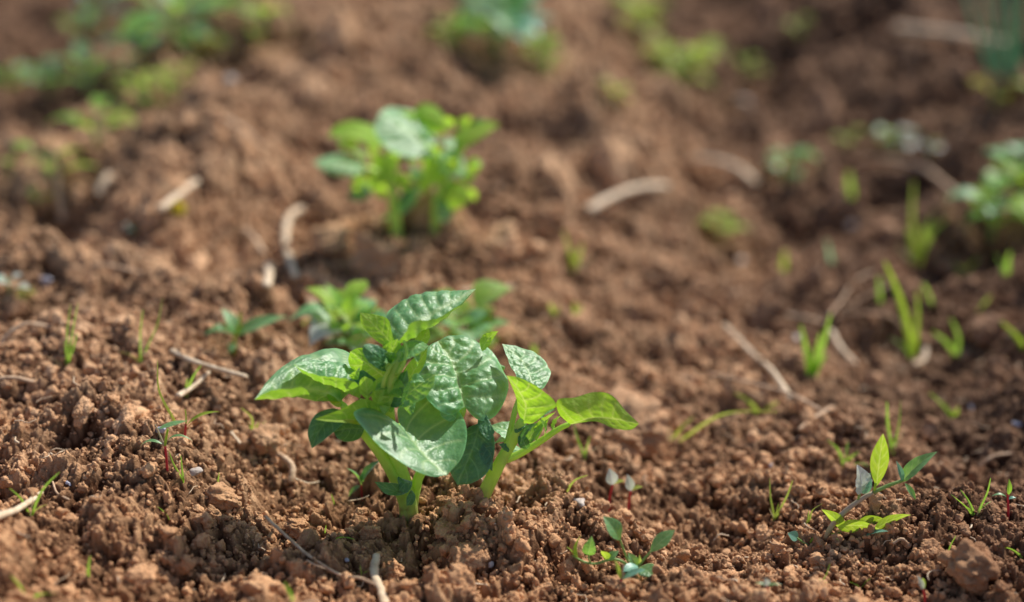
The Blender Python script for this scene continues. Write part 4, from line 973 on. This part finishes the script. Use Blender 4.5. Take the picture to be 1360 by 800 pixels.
# ------------------------------------------------------------------ straws, sticks and roots
def straw(pts, wpx, label, mat=M_STRAW, name='straw', cat='straw', lift=.5, r1=None, group=None, flat=.8, rough=.16):
    ws = [G(p[0], p[1]) for p in pts]
    wpx = wpx * (.8 if pts[0][1] < 420 else 1) * (.6 if 930 < pts[0][0] < 1185 and pts[0][1] > 300 else 1)
    D = float(np.dot(ws[0] - CAM, FWD)); pw = D / FPX; r = wpx * pw / 2
    # keep the straw straight over the hollows: smooth depth between its ends, lying on the lumps
    y0, y1 = ws[0][1], ws[-1][1]
    off = -.02
    for i, p in enumerate(pts):
        Yi = y0 + (y1 - y0) * i / (len(pts) - 1); off = max(off, Yi - ws[i][1])
        if i:
            m = G((p[0] + pts[i - 1][0]) / 2, (p[1] + pts[i - 1][1]) / 2); off = max(off, y0 + (y1 - y0) * (i - .5) / (len(pts) - 1) - m[1])
    off = min(off, .05) + r * .8; y0 -= off; y1 -= off
    out = []
    for i, p in enumerate(pts):
        u = i / (len(pts) - 1); Yi = y0 + (y1 - y0) * u
        q = P(p[0], p[1], Yi - (p[2] * .01 if len(p) > 2 else 0))
        out.append(q)
    V, F = tube_geo(out, r, r if r1 is None else r1 * pw / 2, 30, 9, rough=rough, flat=flat, end=.7)
    o = put(name, V, F, mat, None, loc=ws[0])
    return meta(o, label, cat, group)
SG = 'dry straws and root bits on the soil'
straw([(400, 277), (384, 288), (379, 318), (386, 350), (393, 370)], 12, 'upright curved pale straw left of the far potato plant', lift=1)
straw([(228, 466), (262, 482), (328, 501)], 8, 'straight pale straw below the long-leaved seedling')
straw([(236, 526), (256, 514), (278, 494)], 9, 'short wide pale straw crossing the end of the straight one', r1=5)
straw([(-10, 688), (24, 676), (56, 654)], 13, 'thick pale stick at the left edge between two green blades', r1=8)
straw([(-6, 472), (10, 446), (34, 431), (70, 435)], 8, 'bent straw at the left edge above the crumbly clod', mat=M_STRAWB)
straw([(126, 378), (123, 358), (142, 352), (190, 364)], 6, 'thin looped straw on the left slope', mat=M_STRAWB)
straw([(212, 278), (238, 258), (262, 240)], 14, 'thick blurred straw piece beside the yellow flower', r1=10)
straw([(284, 154), (320, 172), (350, 200)], 15, 'blurred reddish stalk on the upper left slope', mat=M_STRAWB)
straw([(780, 280), (812, 262), (846, 250), (886, 247)], 17, 'long thick pale straw lying on the middle slope', r1=12)
straw([(918, 215), (950, 214), (984, 228), (1004, 246)], 17, 'arched pale straw on the lip of the furrow', mat=M_STRAW)
straw([(500, 738), (497, 762), (506, 784), (512, 806)], 11, 'pale forked root standing at the bottom edge', mat=M_STRAW, name='root_piece', cat='root', r1=13)
straw([(352, 686), (380, 712), (410, 738), (450, 763), (478, 768), (498, 776)], 5, 'long thin root running down to the pale root at the bottom', mat=M_STRAWB, name='root_piece', cat='root', r1=4)
straw([(412, 400), (432, 424), (441, 462)], 13, 'pale stick leaning behind the left side of the big potato plant')
straw([(-6, 503), (20, 502), (46, 508)], 7, 'grey straw lying at the left edge', mat=M_STRAWB)
straw([(962, 432), (1000, 470), (1026, 494), (1050, 530)], 11, 'dry stalk slanting down in the furrow', mat=M_STRAW, r1=8)
straw([(940, 496), (1000, 510), (1050, 524), (1090, 545)], 9, 'long pale dry stalk below the slanting one', mat=M_STRAWB)
straw([(1104, 440), (1116, 462), (1136, 484)], 14, 'split pale stalk beside the dense grass tuft', mat=M_STRAW)
straw([(1046, 418), (1066, 422), (1092, 428)], 12, 'pale straw piece left of the dense grass tuft', mat=M_STRAW)
straw([(1100, 420), (1120, 396), (1134, 374), (1160, 360)], 5, 'thin brown dry stem arching above the dense grass tuft', mat=M_STRAWB)
straw([(1104, 424), (1140, 416), (1180, 420), (1205, 440)], 5, 'thin brown dry stem spreading right of the dense grass tuft', mat=M_STRAWB)
straw([(1100, 430), (1142, 398), (1190, 376)], 5, 'thin pale dry stem reaching toward the tall bright blades', mat=M_STRAWB)
straw([(1190, 38), (1260, 46), (1345, 62)], 20, 'long grey stick near the top right corner', mat=M_STRAW)
straw([(1140, 214), (1180, 212), (1226, 224)], 10, 'horizontal reddish stalk in the upper right', mat=M_STRAWB)
straw([(1226, 222), (1250, 240), (1276, 262)], 10, 'stalk slanting down from the horizontal reddish one', mat=M_STRAWB)
straw([(78, 236), (80, 264), (84, 294)], 13, 'upright dry stalk beside the tall straggly weed', mat=M_STRAWB)
straw([(130, 258), (138, 242), (146, 232)], 15, 'short pale stub right of the upright dry stalk', mat=M_STRAW)
straw([(326, 306), (340, 320), (350, 338)], 9, 'short orange-brown straw left of the curved upright straw', mat=M_STRAWB)
straw([(356, 352), (357, 366), (354, 380)], 14, 'stubby orange-brown straw end below the curved upright straw', mat=M_STRAW)
straw([(612, 388), (640, 386), (682, 382)], 12, 'blurred straw lying behind the tallest potato leaf', mat=M_STRAW)
straw([(306, 574), (314, 584), (322, 592)], 7, 'short pale straw end on the left slope beside the shaded hollow', mat=M_STRAW)
straw([(356, 600), (374, 606), (388, 620), (386, 642)], 9, 'gnarled brown root in the shaded hollow left of the potato plant', mat=M_STRAWB, name='root_piece', cat='root', rough=.2)
straw([(334, 594), (350, 600), (362, 604), (380, 590)], 3, 'wiry root fibres above the gnarled brown root', mat=M_STRAWB, name='root_piece', cat='root')
straw([(392, 636), (410, 642), (424, 640)], 3, 'thin pale root fibre right of the gnarled root', mat=M_STRAW, name='root_piece', cat='root')
straw([(948, 718), (956, 710), (968, 712)], 4, 'small pale arched straw right of the creeping weed', mat=M_STRAW)
straw([(1186, 722), (1198, 716), (1208, 726)], 5, 'small brown root loop below the leaning weed', mat=M_STRAWB)
straw([(1300, 620), (1320, 606), (1346, 602)], 5, 'thin grey stem near the right edge', mat=M_STRAWB)
straw([(1062, 570), (1080, 556), (1106, 540)], 9, 'blurred pale stalk behind the soft green tuft', mat=M_STRAWB)
straw([(70, 640), (76, 655), (92, 664)], 3, 'curly root fibre beside the two spread blades', mat=M_STRAWB, name='root_piece', cat='root')
straw([(1214, 484), (1226, 478), (1230, 462)], 8, 'bleached straw curl at the foot of the tall bright blades', mat=M_STRAW)

# small loose fibres nobody would count
def fibres():
    V = []; F = []
    r = random.Random(3)
    for i in range(1100):
        y = math.sqrt(r.uniform(.55 ** 2, 2.2 ** 2)); x = r.uniform(-1, 1) * (.05 + .38 * y)
        a = r.uniform(0, 6.28); ln = r.uniform(.004, .016)
        p = []
        for k in range(4):
            xx = x + math.cos(a) * ln * k / 3; yy = y + math.sin(a) * ln * k / 3; a += r.uniform(-.5, .5)
            p.append((xx, yy))
        hz = max(float(H(q[0], q[1])) for q in (p[0], p[3])) + .0015
        vv, ff = tube_geo([np.array([q[0], q[1], hz + r.uniform(-.001, .0015)]) for q in p], r.uniform(.0002, .0006) if i % 5 else r.uniform(.0006, .0013), .0003, 7, 5)
        b = len(V); V += list(vv); F += [tuple(j + b for j in f) for f in ff]
    o = put('root_fibres', V, F, M_STRAW)
    meta(o, 'fine pale root fibres and chaff scattered over the soil', 'chaff', kind='stuff')
fibres()

# ------------------------------------------------------------------ pebbles
pm = [mesh_from('pebble', (lambda c: np.array([v.co[:] for v in c.vertices]))(clod_mesh('t', 700 + i, 4, .02, 7)), np.array([list(p.vertices) for p in bpy.data.meshes[('t' if i == 0 else 't.%03d' % i)].polygons])) for i in range(3)]
def pebble(px, py, w, label, mat=M_STONE, k=0):
    g = G(px, py); D = float(np.dot(g - CAM, FWD)); r = w * D / FPX / 2
    me = pm[k].copy(); me.materials.clear(); me.materials.append(mat)
    o = bpy.data.objects.new('pebble', me); COL.objects.link(o); o.location = Vector(g) + Vector((0, 0, r * .35)); o.scale = (r, r, r * .85)
    o.rotation_euler = (random.uniform(-.3, .3), random.uniform(-.3, .3), random.uniform(0, 6))
    meta(o, label, 'pebble')
pebble(260, 630, 19, 'beige oval pebble right of the small green grass sprout', M_STONE, 0)
pebble(92, 644, 12, 'bluish white pebble right of the two spread blades', M_STONEB, 1)
pebble(215, 574, 20, 'greyish violet pebble behind the red-stemmed seedling', M_STONEB, 2)
pebble(238, 586, 15, 'pinkish pebble under the purplish seedling', M_STONE, 1)
pebble(270, 686, 9, 'tiny bluish pebble at lower left', M_STONEB, 0)
pebble(770, 672, 27, 'flat beige stone right of the right potato stem', M_STONE, 2)
pebble(1022, 618, 14, 'white blurred pebble left of the soft green tuft', M_STONEB, 1)
pebble(984, 350, 20, 'pale pink blurred pebble below the yellow green clump', M_STONE, 2)
pebble(652, 752, 12, 'smooth pale pebble on the wide clod at the front', M_STONE, 1)
pebble(1058, 452, 14, 'pale blurred pebble left of the grass tuft', M_STONE, 0)
pebble(1350, 566, 14, 'shiny bluish pebble near the right edge', M_STONEB, 2)
pebble(1290, 542, 10, 'grey blurred pebble right of the left-leaning blade', M_STONEB, 0)
pebble(460, 745, 9, 'small white pebble left of the pale forked root', M_STONEB, 1)
pebble(1130, 302, 18, 'pale pebble in the furrow beside the grey green blade', M_STONE, 1)
pebble(168, 436, 10, 'pale pebble above the pair of blades at left', M_STONE, 0)
pebble(62, 378, 26, 'grey stone by the left edge below the looped straw', M_STONEB, 2)
pebble(305, 108, 20, 'pale blurred stone on the upper left crest', M_STONE, 1)
pebble(990, 140, 24, 'pale blurred stone near the top of the furrow', M_STONE, 0)

for o in bpy.data.objects:
    if '_b' in o: del o['_b']

# ------------------------------------------------------------------ light
AZ, EL = R(46), R(47)
S = Vector((math.sin(AZ) * math.cos(EL), math.cos(AZ) * math.cos(EL), math.sin(EL)))
w = bpy.data.worlds.new('World'); sc.world = w; w.use_nodes = True
nt = w.node_tree; sky = nt.nodes.new('ShaderNodeTexSky'); sky.sky_type = 'NISHITA'; sky.sun_disc = False
sky.sun_elevation = EL; sky.sun_rotation = AZ
bg = nt.nodes['Background']; bg.inputs['Strength'].default_value = .13; nt.links.new(sky.outputs[0], bg.inputs['Color'])
sun = bpy.data.lights.new('sun', 'SUN'); sun.energy = 5.0; sun.angle = R(.5); sun.color = (1.0, .96, .87)
so = bpy.data.objects.new('sun', sun); COL.objects.link(so); so.rotation_euler = S.to_track_quat('Z', 'Y').to_euler(); so.location = (2, 2, 3)

# ------------------------------------------------------------------ camera
cam = bpy.data.cameras.new('camera'); co = bpy.data.objects.new('camera', cam); COL.objects.link(co)
cam.lens = 50; cam.sensor_width = 36; cam.clip_start = .02; cam.clip_end = 500
co.location = (0, 0, CAMZ); co.rotation_euler = (math.pi / 2 - PITCH, 0, 0)
cam.dof.use_dof = True
cam.dof.focus_distance = float(np.dot(G(560, 695) - CAM, FWD)); cam.dof.aperture_fstop = 1.9
cam.dof.aperture_blades = 0
sc.camera = co
sc.view_settings.view_transform = 'Standard'; sc.view_settings.look = 'None'; sc.view_settings.exposure = 0
sc.render.engine = 'CYCLES'; sc.cycles.use_denoising = True
sc.cycles.max_bounces = 8; sc.cycles.transmission_bounces = 6
